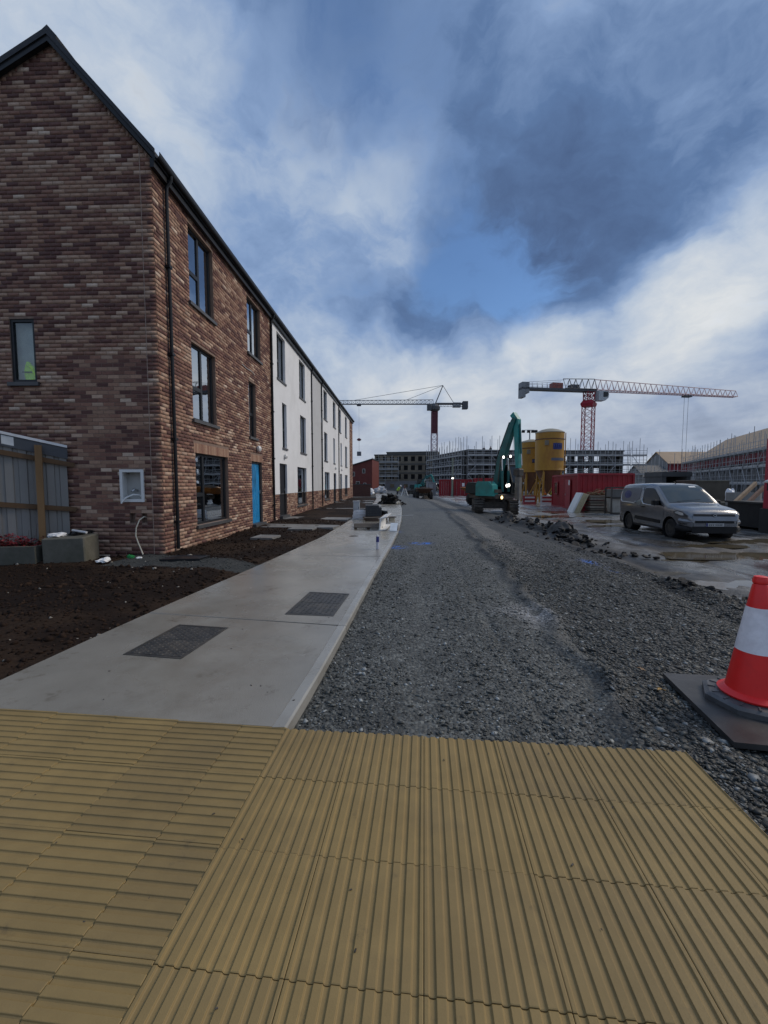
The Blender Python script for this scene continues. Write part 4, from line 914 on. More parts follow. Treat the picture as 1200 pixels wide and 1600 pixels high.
m = MB(); m.lathe([(.205,.060),(.214,.075),(.194,.088),(rr(.10),.10),(rr(.37),.37),(rr(.72),.72),(rr(.85),.85),(.040,.865),(.046,.872),(.047,.895),(.040,.908),(.040,.916),(.026,.92)], n=48); body = m.build('body', redc, t, True)
m = MB(); m.lathe([(rr(.385)+.0025,.385),(rr(.70)+.0025,.70)], n=48); m.f = m.f[:-2]; m.build('reflective_sleeve', M('reflective_white', (.80,.77,.79), .38, var=.12, vs=18, dirt=(.6,.53,.55), damt=.5, ds=7), t, True)
block('concrete_offcut', 'broken grey concrete lump beside the yellow paving corner', (1.86,1.72,-.17), R(38), .62, .16, .13, M('offcut', (.10,.10,.098), .9, var=.35, vs=7, bump=.008, bs=24, dirt=(.05,.045,.04), damt=.7, ds=5), 'concrete lump')
for k, (x, y, lab) in enumerate(((2.14,3.36,'brown fallen leaf beyond the plywood board corner'),(2.05,2.98,'yellow fallen leaf at the plywood board edge'))):
    m = MB(); m.add([(0,-.035,0),(.02,-.012,.012),(.038,.0,.004),(.016,.014,.012),(0,.04,.0),(-.016,.014,.012),(-.038,0,.006),(-.02,-.012,.01),(0,0,.004)], [(8,i,(i+1)%8) for i in range(8)])
    o = m.build('fallen_leaf', M('dead_leaf_%d' % k, ((.20,.12,.06),(.30,.17,.03))[k], .7, var=.3, vs=40), None, False, (x, y, float(terrain(np.array([x]), np.array([y]))[0])+.03)); o.rotation_euler = (.2, .1, k+1); tag(o, lab, 'leaf')
g2 = random.Random(3)
def debris():
    m = MB()
    for i in range(26):
        u, v = g2.uniform(-2.7,1.2), g2.uniform(-.5,.75); p = T0+UV_U*u+UV_V*v; s = g2.uniform(.003,.009)
        s *= .55; m.T = Matrix.Translation((p[0],p[1],.002)) @ Euler((g2.uniform(-.3,.3),g2.uniform(-.3,.3),g2.uniform(0,6))).to_matrix().to_4x4(); m.box(-s*g2.uniform(.8,2.2),s,-s*.6,s*.6,0,s*.6)
    for i in range(34):
        y = 2.5+g2.random()**1.5*8; x = g2.uniform(float(xl(y)), float(xr(y))); s = g2.uniform(.002,.007)
        m.T = Matrix.Translation((x,y,.001)) @ Euler((0,0,g2.uniform(0,6))).to_matrix().to_4x4(); m.box(-s*g2.uniform(.8,1.8),s,-s*.6,s*.6,0,s*.5)
    tag(m.build('grit', mud_m), 'scattered crumbs of mud and grit on the paving', 'grit', kind='stuff')
debris()
# ---- broken asphalt and mud along the dug edge
chunk_m = M('broken_asphalt', (.011,.011,.0115), .62, var=.5, vs=9, bump=.012, bs=22, rvar=.15, spec=.3)
def chunk_variants(n=10):
    out = []
    for s in range(n):
        g = random.Random(s+50); bm = bmesh.new(); bmesh.ops.create_icosphere(bm, subdivisions=2, radius=1)
        fl = g.uniform(.18,.42); ax = g.uniform(.6,.9)
        for v in bm.verts:
            c = v.co; k = 1+g.uniform(-.22,.22); c.x = math.copysign(abs(c.x)**.7, c.x)*k; c.y = math.copysign(abs(c.y)**.7, c.y)*k*ax; c.z = math.copysign(abs(c.z)**.6, c.z)*k*fl
        me = bpy.data.meshes.new('asphalt_chunk'); bm.to_mesh(me); bm.free(); me.materials.append(chunk_m); out.append(me)
    return out
CH = chunk_variants()
def chunk_pile(name, label, line, n, smin, smax, spread, hgt, seed, cat='rubble pile', flat=None):
    g = random.Random(seed); c = line[len(line)//2]; z0 = flat if flat is not None else float(terrain(np.array([c[0]]), np.array([c[1]]))[0])
    t = thing(name, label, cat, (c[0], c[1], z0)); L_ = [Vector((a, b, 0)) for a, b in line]
    for i in range(n):
        f = g.random()*(len(line)-1); k = min(int(f), len(line)-2); p = L_[k].lerp(L_[k+1], f-k); off = g.gauss(0, .45)
        p += Vector((off*spread, g.uniform(-.4,.4)*spread, 0)); s = g.uniform(smin, smax)*(1-.3*abs(off))
        z = (flat if flat is not None else float(terrain(np.array([p.x]), np.array([p.y]))[0]))+max(0, 1-abs(off)*1.1)*hgt*g.random()
        o = ob('chunk', g.choice(CH), t, (p.x-c[0], p.y-c[1], z-z0+s*.15)); o.scale = (s,s,s); o.rotation_euler = (g.gauss(0,.5), g.gauss(0,.5), g.uniform(0,6.28))
chunk_pile('asphalt_rubble', 'long heap of black broken asphalt between the excavator and the van', [(5.5,19.8),(5.95,17.6),(6.15,15.4),(6.0,13.4),(5.8,12.0)], 190, .03, .13, 1.0, .05, 1)
chunk_pile('asphalt_rubble', 'scattered asphalt pieces at the near end of the long heap', [(5.6,11.0),(6.0,10.4),(6.6,10.2)], 35, .03, .10, .6, .05, 2)
chunk_pile('mud_ridge', 'low ridge of dark muddy lumps behind the traffic cone', [(5.0,7.35),(5.25,6.75),(5.35,6.1),(5.45,5.5),(5.6,4.9)], 80, .02, .08, .45, .03, 3, 'mud ridge')
chunk_pile('soil_heap', 'heap of dark soil and broken bits on the far pavement', [(.05,28.7),(.45,28.5),(.8,28.6)], 110, .10, .26, .55, .62, 8, 'soil heap', flat=0.)
# ================================================================ vehicles and plant
tyre_m = M('tyre', (.02,.02,.021), .8, var=.3, vs=8, dirt=(.10,.085,.065), damt=.7, ds=4)
steel_m = M('steel', (.5,.5,.5), .3, .9)
def wheel(parent, c, r, w, axis='y', rim_mat=None, n=28, lugs=False):
    """wheel with tyre and rim; axis is the axle direction in the parent's frame"""
    def conv(m):
        if axis == 'y': m.v = [(x+c[0], z+c[1], y+c[2]) for x, y, z in m.v]
        else: m.v = [(z+c[0], x+c[1], y+c[2]) for x, y, z in m.v]
        return m
    m = MB(); m.lathe([(r*.62,-w*.42),(r*.66,-w*.5),(r*.9,-w*.5),(r*.985,-w*.4),(r,-w*.2),(r,w*.2),(r*.985,w*.4),(r*.9,w*.5),(r*.66,w*.5),(r*.62,w*.42)], n=n)
    if lugs:
        for i in range(18):
            a = 6.2832*i/18
            for s in (-1, 1): m.bar((r*.96*math.cos(a),r*.96*math.sin(a),s*w*.08),(r*1.0*math.cos(a+.12),r*1.0*math.sin(a+.12),s*w*.46), r*.08, r*.12)
    wh = conv(m).build('wheel', tyre_m, parent, True)
    m = MB(); m.lathe([(.02,-w*.30),(r*.2,-w*.28),(r*.25,-w*.18),(r*.5,-w*.2),(r*.6,-w*.36),(r*.64,-w*.40),(r*.64,w*.40),(r*.6,w*.36),(r*.5,w*.2),(r*.25,w*.18),(r*.2,w*.28),(.02,w*.30)], n=n)
    conv(m).build('rim', rim_mat or M('rim_steel', (.10,.10,.105), .5, .6), wh, True); return wh
def boolean_cut(obj, cutters):
    dg = bpy.context.evaluated_depsgraph_get()
    for c in cutters:
        md = obj.modifiers.new('cut', 'BOOLEAN'); md.operation = 'DIFFERENCE'; md.object = c; md.solver = 'EXACT'
    bpy.context.view_layer.update(); dg = bpy.context.evaluated_depsgraph_get()
    me = bpy.data.meshes.new_from_object(obj.evaluated_get(dg)); obj.modifiers.clear(); obj.data = me
    for c in cutters: bpy.data.objects.remove(c)
def van():
    f = Vector((-.08,-.997,0)); t = thing('parked_van', 'silver grey panel van with a blue oval logo, parked on the muddy yard', 'van', (10.86,16.84,-.42), math.atan2(f.y, f.x))
    ST = [(-.80,1.50,.84),(-.78,1.66,.875),(-.70,1.775,.90),(-.45,1.815,.915),(0,1.835,.92),(.6,1.845,.922),(1.2,1.835,.922),(1.5,1.81,.922),(1.62,1.785,.922),(1.8,1.69,.92),(2.0,1.555,.918),(2.2,1.405,.916),(2.4,1.255,.914),(2.52,1.165,.912),(2.62,1.125,.91),(2.8,1.10,.908),(3.0,1.07,.90),(3.2,1.03,.882),(3.35,.985,.855),(3.47,.925,.815),(3.55,.84,.76),(3.60,.72,.69)]
    sx = [s[0] for s in ST]; zt_ = lambda x: float(np.interp(x, sx, [s[1] for s in ST])); wd = lambda x: float(np.interp(x, sx, [s[2] for s in ST]))
    tum = lambda z: 1-.145*max(0, (z-1.0)/.8)**1.25-.03*max(0, (.55-z)/.3)
    xs = sorted(set(sx+list(np.linspace(-.6,1.4,13))+[1.7,1.9,2.1,2.3])); J = [0,.05,.15,.28,.42,.56,.68,.80,.90,.96,.99,1.0,1.0]; WM = [1]*8+[.985,.95,.86,.5,0]
    V = []; rows = []
    for x in xs:
        zt, w = zt_(x), wd(x); zb = .22+.10*max(0, (x-3.2)/.4)+.06*max(0, (-.6-x)/.2); row = []
        for j, k in zip(J, WM): 
            z = zb+(zt-zb)*j+(.012 if k == 0 else 0)*(1 if zt > 1.2 else 1.5); row.append((w*tum(z)*k, z))
        full = [(y, z) for y, z in row]+[(-y, z) for y, z in row[-2::-1]]
        rows.append([(x, y, z) for y, z in full])
    n = len(rows[0]); m = MB(); v = [p for r in rows for p in r]; fs = []
    for i in range(len(rows)-1):
        for k in range(n-1): fs.append((i*n+k, (i+1)*n+k, (i+1)*n+k+1, i*n+k+1))
        fs.append((i*n+n-1, (i+1)*n+n-1, (i+1)*n, i*n))
    fs += [tuple(range(n)), tuple((len(rows)-1)*n+k for k in range(n-1,-1,-1))]
    m.add(v, fs)
    paint = M('silver_paint', (.17,.176,.19), .26, metal=.6, var=.05, vs=2, dirt=(.085,.08,.07), damt=.45, ds=1.4, coat=.6)
    body = m.build('body', paint, t, True)
    cut = []
    for x in (0, 2.785):
        for s in (-1, 1):
            c = MB(); c.tube((x, s*.55, .33), (x, s*1.1, .33), .395, 32); q = c.build('cutter', None); q.parent = t; cut.append(q)
    boolean_cut(body, cut)
    body.data.materials.clear(); body.data.materials.append(paint); body.data.materials.append(M('black_trim', (.012,.012,.013), .5, var=.2))
    for p in body.data.polygons:
        c = p.center
        p.material_index = 1 if (c.z < .44 and (c.x > 3.05 or c.x < -.55)) or c.z < .27 else 0
    body.data.polygons.foreach_set('use_smooth', [True]*len(body.data.polygons)); body.data.set_sharp_from_angle(angle=R(32))
    blk = M('black_trim', (.012,.012,.013), .5, var=.2)
    for x in (0, 2.785):
        for s in (-1, 1):
            c = MB(); c.lathe([(.392,0),(.392,.34)], n=30); c.f = c.f[:-2]+[c.f[-1]]; c.v = [(a+x, s*(.91-z), b+.33) for a, b, z in c.v]; c.build('wheel_arch', blk, t)
            wheel(t, (x, s*.775, .32), .32, .20, 'y')
    m = MB(); m.box(-.7,3.4,-.6,.6,.24,.34); m.build('underbody', blk, t)
    Wy = lambda x, z: wd(x)*tum(z)
    def plate(name, poly, side, mat, off=.006, sub=6, parent=None):
        # polygon in side view laid on the flank, fan-filled from its own outline on a small grid
        cx, cz = sum(p[0] for p in poly)/len(poly), sum(p[1] for p in poly)/len(poly); pts = []
        for a, b in zip(poly, poly[1:]+poly[:1]): pts += [(a[0]+(b[0]-a[0])*k/sub, a[1]+(b[1]-a[1])*k/sub) for k in range(sub)]
        v = []; R_ = (1, .66, .33); n = len(pts)
        for r in R_: v += [(cx+(x-cx)*r, side*(Wy(cx+(x-cx)*r, cz+(z-cz)*r)+off), cz+(z-cz)*r) for x, z in pts]
        v.append((cx, side*(Wy(cx, cz)+off), cz)); fs = []
        for q in range(2): fs += [(q*n+i, q*n+(i+1)%n, (q+1)*n+(i+1)%n, (q+1)*n+i) for i in range(n)]
        fs += [(2*n+i, 2*n+(i+1)%n, 3*n) for i in range(n)]
        v2 = [(x, side*(Wy(x, z)-.004), z) for x, z in pts]; b = len(v); fs += [(i, (i+1)%n, b+(i+1)%n, b+i) for i in range(n)]
        k = MB(); k.add(v+v2, fs); return k.build(name, mat, parent or t, True)
    vg = M('van_glass', (.006,.007,.008), .05, var=.1, ior=1.4)
    panel = M('tinted_panel', (.10,.105,.125), .3, metal=.3, var=.08)
    chrome = M('pale_trim', (.62,.64,.66), .25, metal=.5)
    navy = M('logo_navy', (.012,.018,.12), .4); logo_w = M('logo_pale', (.22,.25,.36), .4)
    for s in (-1, 1):
        lab = plate('cargo_panel', [(-.62,1.18),(-.52,1.12),(.45,1.105),(.55,1.16),(.80,1.25),(.82,1.62),(.70,1.655),(-.45,1.655),(-.58,1.60),(-.66,1.40)], s, panel, .007)
        m = MB()
        pts = [(-.50,1.66),(-.62,1.60),(-.69,1.40),(-.65,1.18),(-.53,1.095),(0,1.085),(.45,1.08),(.57,1.14)]
        m.path([(x, s*(Wy(x, z)+.008), z) for x, z in pts], .020, 6); m.build('panel_trim', chrome, t, True)
        plate('logo_oval', [(-.14+.27*math.cos(6.2832*k/20), 1.395+.16*math.sin(6.2832*k/20)) for k in range(20)], s, navy, .012, 1, lab)
        m = MB()
        for (x0, z0, x1, z1) in ((-.28,1.34,-.30,1.44),(-.30,1.44,-.20,1.45),(-.28,1.34,-.20,1.34),(-.15,1.45,-.07,1.45),(-.15,1.45,-.15,1.40),(-.15,1.40,-.07,1.39),(-.07,1.39,-.08,1.34),(-.08,1.34,-.16,1.34),(-.01,1.46,.0,1.34),(.0,1.34,.06,1.34)):
            m.bar((x0, s*(Wy(x0,z0)+.0145), z0),(x1, s*(Wy(x1,z1)+.0145), z1), .014, .004)
        for z0, x0, x1 in ((1.46,.22,.60),(1.375,.36,.42),(1.30,.28,.36),(1.30,.40,.50)): m.bar((x0, s*(Wy(x0,z0)+.010), z0),(x1, s*(Wy(x1,z0)+.010), z0), .035, .004)
        m.build('lettering', logo_w if s == 0 else M('logo_text', (.14,.15,.24), .4), lab)
        plate('side_window', [(1.02,1.20),(1.12,1.10),(1.45,1.06),(2.33,1.06),(2.05,1.36),(1.72,1.60),(1.58,1.665),(1.10,1.665),(1.02,1.60)], s, vg, .007)
        m = MB(); m.path([(x, s*(Wy(x, z)+.008), z) for x, z in ((.98,1.3),(1.0,1.18),(1.12,1.075),(1.45,1.045),(1.85,1.04))], .018, 6); m.build('window_trim', chrome, t, True)
        m = MB(); m.cham(2.02,2.20,-.10,.10,0,.20,.03); m.v = [(x, s*(1.03+y), z+1.06) for x, y, z in m.v]; m.tube((2.1,s*.90,1.10),(2.1,s*.95,1.12),.03,8); m.build('mirror', blk, t)
        plate('side_moulding', [(.52,.46),(2.25,.43),(2.25,.55),(.62,.60),(.55,.56)], s, blk, .012)
        m = MB(); m.bar((1.03, s*(Wy(1.1,.98)+.02), .965),(1.21, s*(Wy(1.2,.98)+.02), .965), .03, .035); m.build('door_handle', blk, t)
        for pts in ([(.93,.32),(.93,1.05),(.97,1.7)], [(2.40,.42),(2.46,.8),(2.40,1.05)]):
            m = MB(); m.path([(x, s*(Wy(x, z)+.0005), z) for x, z in pts], .005, 5); m.build('door_gap', blk, t)
        # lamps
        q = [(2.98,.90),(3.16,.955),(3.38,.92),(3.54,.80),(3.52,.735),(3.36,.755),(3.06,.815)]
        hl = plate('headlight', q, s, M('lamp_dark', (.05,.052,.056), .15, coat=.5), .012, 3)
        plate('lens', [(3.06,.885),(3.20,.925),(3.40,.875),(3.42,.80),(3.30,.80),(3.10,.85)], s, M('lamp_chrome', (.75,.78,.8), .12, .6), .016, 3, hl)
        m = MB(); m.bar((-.785, s*.80, 1.0),(-.79, s*.79, 1.45), .06, .05); m.build('tail_light', M('tail_red', (.30,.01,.012), .25), t)
    # windscreen, lying just above the sloping nose of the roof
    m = MB(); v = []; xs2 = np.linspace(1.69, 2.50, 10); ys2 = np.linspace(-1, 1, 13)
    for i, x in enumerate(xs2):
        for y in ys2:
            w = wd(x)*tum(zt_(x))*(.86 if True else 1); z = zt_(x)+.012*(1-abs(y))+.012-.016*abs(y)**3; v.append((x+.03*(1-abs(y)**2)*(0 if i else 0), y*w, z))
    nn = len(ys2); m.add(v, [(i*nn+k, (i+1)*nn+k, (i+1)*nn+k+1, i*nn+k+1) for i in range(9) for k in range(nn-1)])
    ws = m.build('windscreen', M('screen_glass', (.04,.056,.064), .05, var=.1, ior=1.5), t, True)
    m = MB(); m.path([(2.47,-.5,1.215),(2.44,-.1,1.245),(2.40,.3,1.275)], .009, 6); m.build('wiper', blk, ws)
    m = MB(); m.add([(x, y, zt_(x)+.020) for x, y in ((1.74,.28),(1.74,.5),(1.82,.5),(1.82,.28))], [(0,1,2,3)]); m.build('sticker', wp, ws)
    m = MB(); m.bar((1.50,0,1.825),(1.38,0,1.90), .02, .02); m.build('aerial', blk, t)
    # nose
    rev = [q for q in ST if q[0] >= 2.8][::-1]
    fx = lambda z, y: min(float(np.interp(abs(y), [q[2]*.97 for q in rev], [q[0] for q in rev])), float(np.interp(z, [q[1] for q in rev], [q[0] for q in rev])))
    def strip(name, z0, z1, y0, mat, off=.01, n=14, parent=None):
        m = MB(); v = []
        for k in range(n+1):
            y = -y0+2*y0*k/n
            for z in (z0, z1): v.append((fx(z, y)+off, y, z))
        b = len(v); v += [(x-.05, y, z) for x, y, z in v]
        fs = [(2*k, 2*k+2, 2*k+3, 2*k+1) for k in range(n)]+[(2*k+1, 2*k+3, b+2*k+3, b+2*k+1) for k in range(n)]+[(b+2*k, b+2*k+2, 2*k+2, 2*k) for k in range(n)]
        m.add(v, fs); return m.build(name, mat, parent or t)
    strip('grille', .785, .85, .62, blk, .026); strip('bonnet_edge', .856, .872, .58, paint, .012); strip('nose_panel', .645, .795, .66, paint, .016); strip('air_intake', .565, .64, .58, blk, .026); strip('bumper_skin', .46, .572, .64, paint, .014); strip('lower_bumper', .24, .455, .68, blk, .014)
    for s in (-1, 1):
        m = MB(); m.path([(3.50, s*.66, .36),(3.40, s*.80, .36),(3.22, s*.885, .37)], [.10,.12,.13], 10); m.build('bumper_corner', blk, t, True)
        m = MB(); m.path([(3.54, s*.62, .60),(3.44, s*.77, .60),(3.27, s*.865, .62)], [.09,.11,.10], 10); m.build('bumper_wing', paint, t, True)
    m = MB(); m.lathe([(.0,0),(.055,.0),(.055,.02),(.04,.026)], n=18); m.v = [(fx(.82,0)+.022+z, x*1.25, .815+y) for x, y, z in m.v]; em = m.build('emblem', blk, t)
    m = MB(); m.path([(fx(.82,0)+.050, .048*math.cos(6.2832*k/16), .815+.032*math.sin(6.2832*k/16)) for k in range(17)], .006, 5); m.build('emblem_ring', chrome, em)
    px_ = fx(.5,.0)+.020; m = MB(); m.box(px_, px_+.012, -.27, .27, .465, .565); npl = m.build('number_plate', M('plate_white', (.42,.42,.41), .4, dirt=(.2,.19,.17)), t)
    m = MB()
    for k, y in enumerate((-.17,-.11,-.05,.03,.09,.15,.20)): m.box(px_+.0121, px_+.014, y-.018, y+.018, .485, .50); m.box(px_+.0121, px_+.014, y-.018, y-.008, .50, .545); m.box(px_+.0121, px_+.014, y+.008, y+.018, .50, .545)
    m.build('characters', M('plate_ink', (.03,.03,.035), .6), npl)
    m = MB(); m.box(px_+.0121, px_+.0135, -.268, -.215, .468, .562); m.build('country_band', navy, npl)
van()
teal = M('teal_paint', (.016,.25,.23), .42, var=.16, vs=2.5, dirt=(.05,.06,.055), damt=.55, ds=1.6)
dkteal = M('dark_teal_paint', (.010,.115,.11), .45, var=.2, vs=2.5, dirt=(.03,.035,.03), damt=.5, ds=1.6)
iron = M('worn_steel', (.055,.05,.045), .6, .3, var=.4, vs=5, dirt=(.13,.105,.08), damt=.7, ds=3)
track_m = M('track_steel', (.045,.04,.035), .75, .2, var=.4, vs=6, dirt=(.13,.11,.085), damt=.75, ds=3)
hyd = M('hydraulic_rod', (.6,.62,.63), .2, .9)
dkg = M('machine_glass', (.012,.015,.016), .08, var=.1, coat=.3)
lampw = M('work_lamp_white', (1,.96,.86), .3, emit=3.2); lampy = M('work_lamp_amber', (1,.72,.30), .3, emit=2.6)
def excavator(name, label, loc, sc, yaw_under, yaw_up, lit=True, attach='breaker', boom=((.9,1.75),(1.15,3.3),(1.75,5.0),(2.15,5.55)), stick_end=(2.55,2.75)):
    """local: forward is -y; boom points are (forward, height)"""
    t = thing(name, label, 'excavator', loc, 0); t.scale = (sc, sc, sc)
    U = Matrix.Rotation(yaw_under, 4, 'Z'); H = Matrix.Rotation(yaw_up, 4, 'Z')
    for s in (-1, 1):
        m = MB(); m.T = U; r = .40; L_ = 1.75; pts = []
        for k in range(9): a = -math.pi/2+math.pi*k/8; pts.append((L_-r+r*math.cos(a) if True else 0, r+r*math.sin(a)))
        for k in range(9): a = math.pi/2+math.pi*k/8; pts.append((-L_+r+r*math.cos(a), r+r*math.sin(a)))
        m.prism(pts, s*1.0-.23, s*1.0+.23, 'x'); tr = m.build('track', track_m, t)
        g = MB(); g.T = U; per = 2*(2*(L_-r))+2*math.pi*r; nn = 44
        for k in range(nn):
            d = per*k/nn; st = 2*(L_-r)
            if d < st: p, a = (L_-r-d, 2*r), math.pi/2
            elif d < st+math.pi*r: q = (d-st)/r; a = math.pi/2+q; p = (-L_+r+r*math.cos(a), r+r*math.sin(a))
            elif d < 2*st+math.pi*r: p, a = (-L_+r+(d-st-math.pi*r), 0), -math.pi/2
            else: q = (d-2*st-math.pi*r)/r; a = -math.pi/2+q; p = (L_-r+r*math.cos(a), r+r*math.sin(a))
            o = Vector((0, math.cos(a), math.sin(a))); c = Vector((0, p[0], p[1]))+o*.02
            g.bar(c+Vector((s*1.0-.26,0,0)), c+Vector((s*1.0+.26,0,0)), .10, .05, up=o)
        tag(g.build('track_shoes', track_m, tr), kind='stuff')
        for k in (-1.25, -.5, .25, 1.0):
            q = MB(); q.T = U; q.tube((s*1.235,k,.36),(s*1.255,k,.36), .19, 14); q.build('roller', iron, tr)
    m = MB(); m.T = U; m.box(-.76,.76,-.55,.55,.32,.72); m.tube((0,0,.72),(0,0,.95),.55,20); m.build('undercarriage', iron, t)
    m = MB(); m.T = H; m.cham(-1.0,1.15,-1.0,1.2,.95,1.22,.06); m.build('turntable', iron, t)
    m = MB(); m.T = H; m.prism([(-.98,1.1),(-.92,1.75),(-.6,1.98),(.3,1.98),(.42,1.75),(.42,1.1)], -1.16, -.70, 'x'); uh = m.build('upper_body', teal, t); m = MB(); m.T = H; m.prism([(.43,1.23),(.43,1.9),(1.15,1.93),(1.35,1.7),(1.37,1.23)], -1.1, 1.15, 'x'); m.build('counterweight', M('dark_casting', (.02,.03,.03), .5), t)
    q = MB(); q.T = H; q.tube((-.8,.1,1.97),(-.8,.1,2.3),.06,10); q.build('exhaust', iron, uh)
    q = MB(); q.T = H; q.box(-1.1,-.5,-1.085,-1.04,1.3,1.5); q.build('step_panel', iron, uh)
    q = MB(); q.T = H; q.path([(-1.05,-.8,1.8),(-1.05,-.8,2.35),(-1.05,.3,2.4),(-1.05,.3,1.96)],.025,6); q.build('hand_rail', iron, uh)
    # cab on the operator's left
    c = MB(); c.T = H; x0, x1 = .36, 1.22; prof = [(-1.05,1.23),(-1.12,1.9),(-.80,2.92),(.18,2.95),(.24,1.23)]
    for s, x in ((0, x0), (1, x1)):
        for a, b in zip(prof, prof[1:]+prof[:1]): c.bar((x,a[0],a[1]),(x,b[0],b[1]),.08)
    for p in prof: c.bar((x0,*p),(x1,*p),.08)
    c.box(x0,x1,-.8,.18,2.93,3.0); c.box(x0+.05,x1-.05,.1,.2,1.23,2.0); cab = c.build('cab', M('cab_frame', (.02,.022,.022), .5), t)
    g = MB(); g.T = H
    for x in (x0-.012, x1+.012): g.add([(x, a, b) for a, b in prof], [tuple(range(5))])
    for a, b in zip(prof[:3], prof[1:4]): g.quad((x0,a[0]-.02,a[1]),(x1,a[0]-.02,a[1]),(x1,b[0]-.02,b[1]),(x0,b[0]-.02,b[1]))
    g.build('cab_glass', dkg, cab)
    # boom, stick
    def limb(pts, w0, w1, half, name, mat, xo=-.03):
        m = MB(); m.T = H; P = [Vector((0,-a,b)) for a, b in pts]; up = []; dn = []
        for i, p in enumerate(P):
            d = (P[min(i+1,len(P)-1)]-P[max(i-1,0)]).normalized(); nrm = Vector((0,-d.z,d.y)); w = w0+(w1-w0)*i/(len(P)-1)
            if 0 < i < len(P)-1: w *= 1.22
            up.append(p+nrm*w/2); dn.append(p-nrm*w/2)
        poly = [(q.y, q.z) for q in up]+[(q.y, q.z) for q in dn[::-1]]; m.prism(poly, xo-half, xo+half, 'x'); return m.build(name, mat, t)
    bo = limb(boom, .40, .26, .17, 'boom', dkteal)
    top = boom[-1]; st = limb(((top[0]-.25, top[1]+.28),(top[0]+.05, top[1]-.1),(top[0]*.35+stick_end[0]*.65, top[1]*.35+stick_end[1]*.65),stick_end), .30, .20, .14, 'stick', teal, .02)
    def cyl(a, b, name, xo, k=.6, r=.075, parent=None):
        m = MB(); m.T = H; A, B = Vector((xo,-a[0],a[1])), Vector((xo,-b[0],b[1])); m.tube(A, A.lerp(B, k), r, 12); o = m.build(name, dkteal, parent or t, True)
        m = MB(); m.T = H; m.tube(A.lerp(B, k), B, r*.55, 10); m.build('piston_rod', hyd, o, True)
    for s in (-.30, .24): cyl((.95,1.35), (boom[1][0]+.25, boom[1][1]+.1), 'boom_cylinder', s, .62)
    cyl((boom[1][0]+.0, boom[1][1]+.55), (top[0]-.2, top[1]+.18), 'stick_cylinder', .0, .7, .065)
    cyl((top[0]+.25, top[1]-.35), (stick_end[0]+.22, stick_end[1]+.15), 'bucket_cylinder', .02, .72, .06)
    m = MB(); m.T = H; m.path([(-.16,-boom[0][0],boom[0][1]+.3),(-.2,-boom[1][0]+.3,boom[1][1]),(-.18,-top[0]+.35,top[1]-.2)], .03, 6); m.build('hoses', black_p, bo)
    ex, ez = stick_end; m = MB(); m.T = H
    if attach == 'breaker':
        m.cham(-.20,.24,-ex-.22,-ex+.22,ez-.45,ez-.05,.04); hd = m.build('hitch', iron, t)
        b = MB(); b.T = H; b.cham(-.14,.18,-ex-.17,-ex+.15,ez-1.85,ez-.46,.05); b.tube((.02,-ex,ez-1.85),(.02,-ex,ez-2.25),.06,12,.035); b.build('breaker', M('dusty_steel', (.17,.155,.135), .7, .2, var=.3, vs=4, dirt=(.09,.08,.065)), t)
    else:
        pr = [(-ex+.1,ez),(-ex-.35,ez-.15),(-ex-.55,ez-.55),(-ex-.3,ez-.95),(-ex+.15,ez-1.0),(-ex-.15,ez-.85),(-ex-.38,ez-.55),(-ex-.22,ez-.25)]
        m.prism(pr, -.45, .48, 'x'); m.build('bucket', iron, t)
    if lit:
        for p, mt, r in (((-.23,-.95,3.42),lampw,.085),((.30,-1.02,3.48),lampw,.085),((-.20,-1.22,1.72),lampw,.10),((-.02,-1.22,1.74),lampw,.10),((-.62,-1.22,1.02),lampy,.10),((.98,-.98,3.08),lampw,.06),((1.16,-.98,3.1),lampw,.06)):
            q = MB(); q.T = H; a = Vector(p); q.tube(a+Vector((0,.10,0)), a+Vector((0,.02,0)), r*1.15, 12); l = q.build('work_lamp', black_p, t); q = MB(); q.T = H; q.tube(a+Vector((0,.019,0)), a, r, 14, r*.8); q.build('lens', mt, l)
        q = MB(); q.T = H; q.bar((-.5,-.9,3.42),(.5,-.95,3.48),.05); q.bar((-.4,-.9,3.42),(-.42,-.7,1.95),.05); q.bar((.45,-.9,3.46),(.5,-.7,2.95),.05); q.build('lamp_bar', iron, t)
    return t
excavator('excavator', 'teal tracked excavator with lit work lamps and raised boom, facing the camera', (6.85,26.0,-.44), 1.0, R(-9), R(33), boom=((.25,1.7),(.62,3.3),(1.35,5.15),(1.62,5.65)), stick_end=(1.85,2.75))
excavator('excavator', 'small distant teal excavator at the end of the road', (5.9,72,-.58), .92, R(65), R(70), False, 'bucket', ((.4,1.6),(1.2,2.9),(2.2,3.6),(2.6,3.5)), (3.3,1.7))
orange = M('orange_skip_paint', (.36,.13,.022), .5, var=.25, vs=2.5, dirt=(.14,.07,.03), damt=.6, ds=1.6)
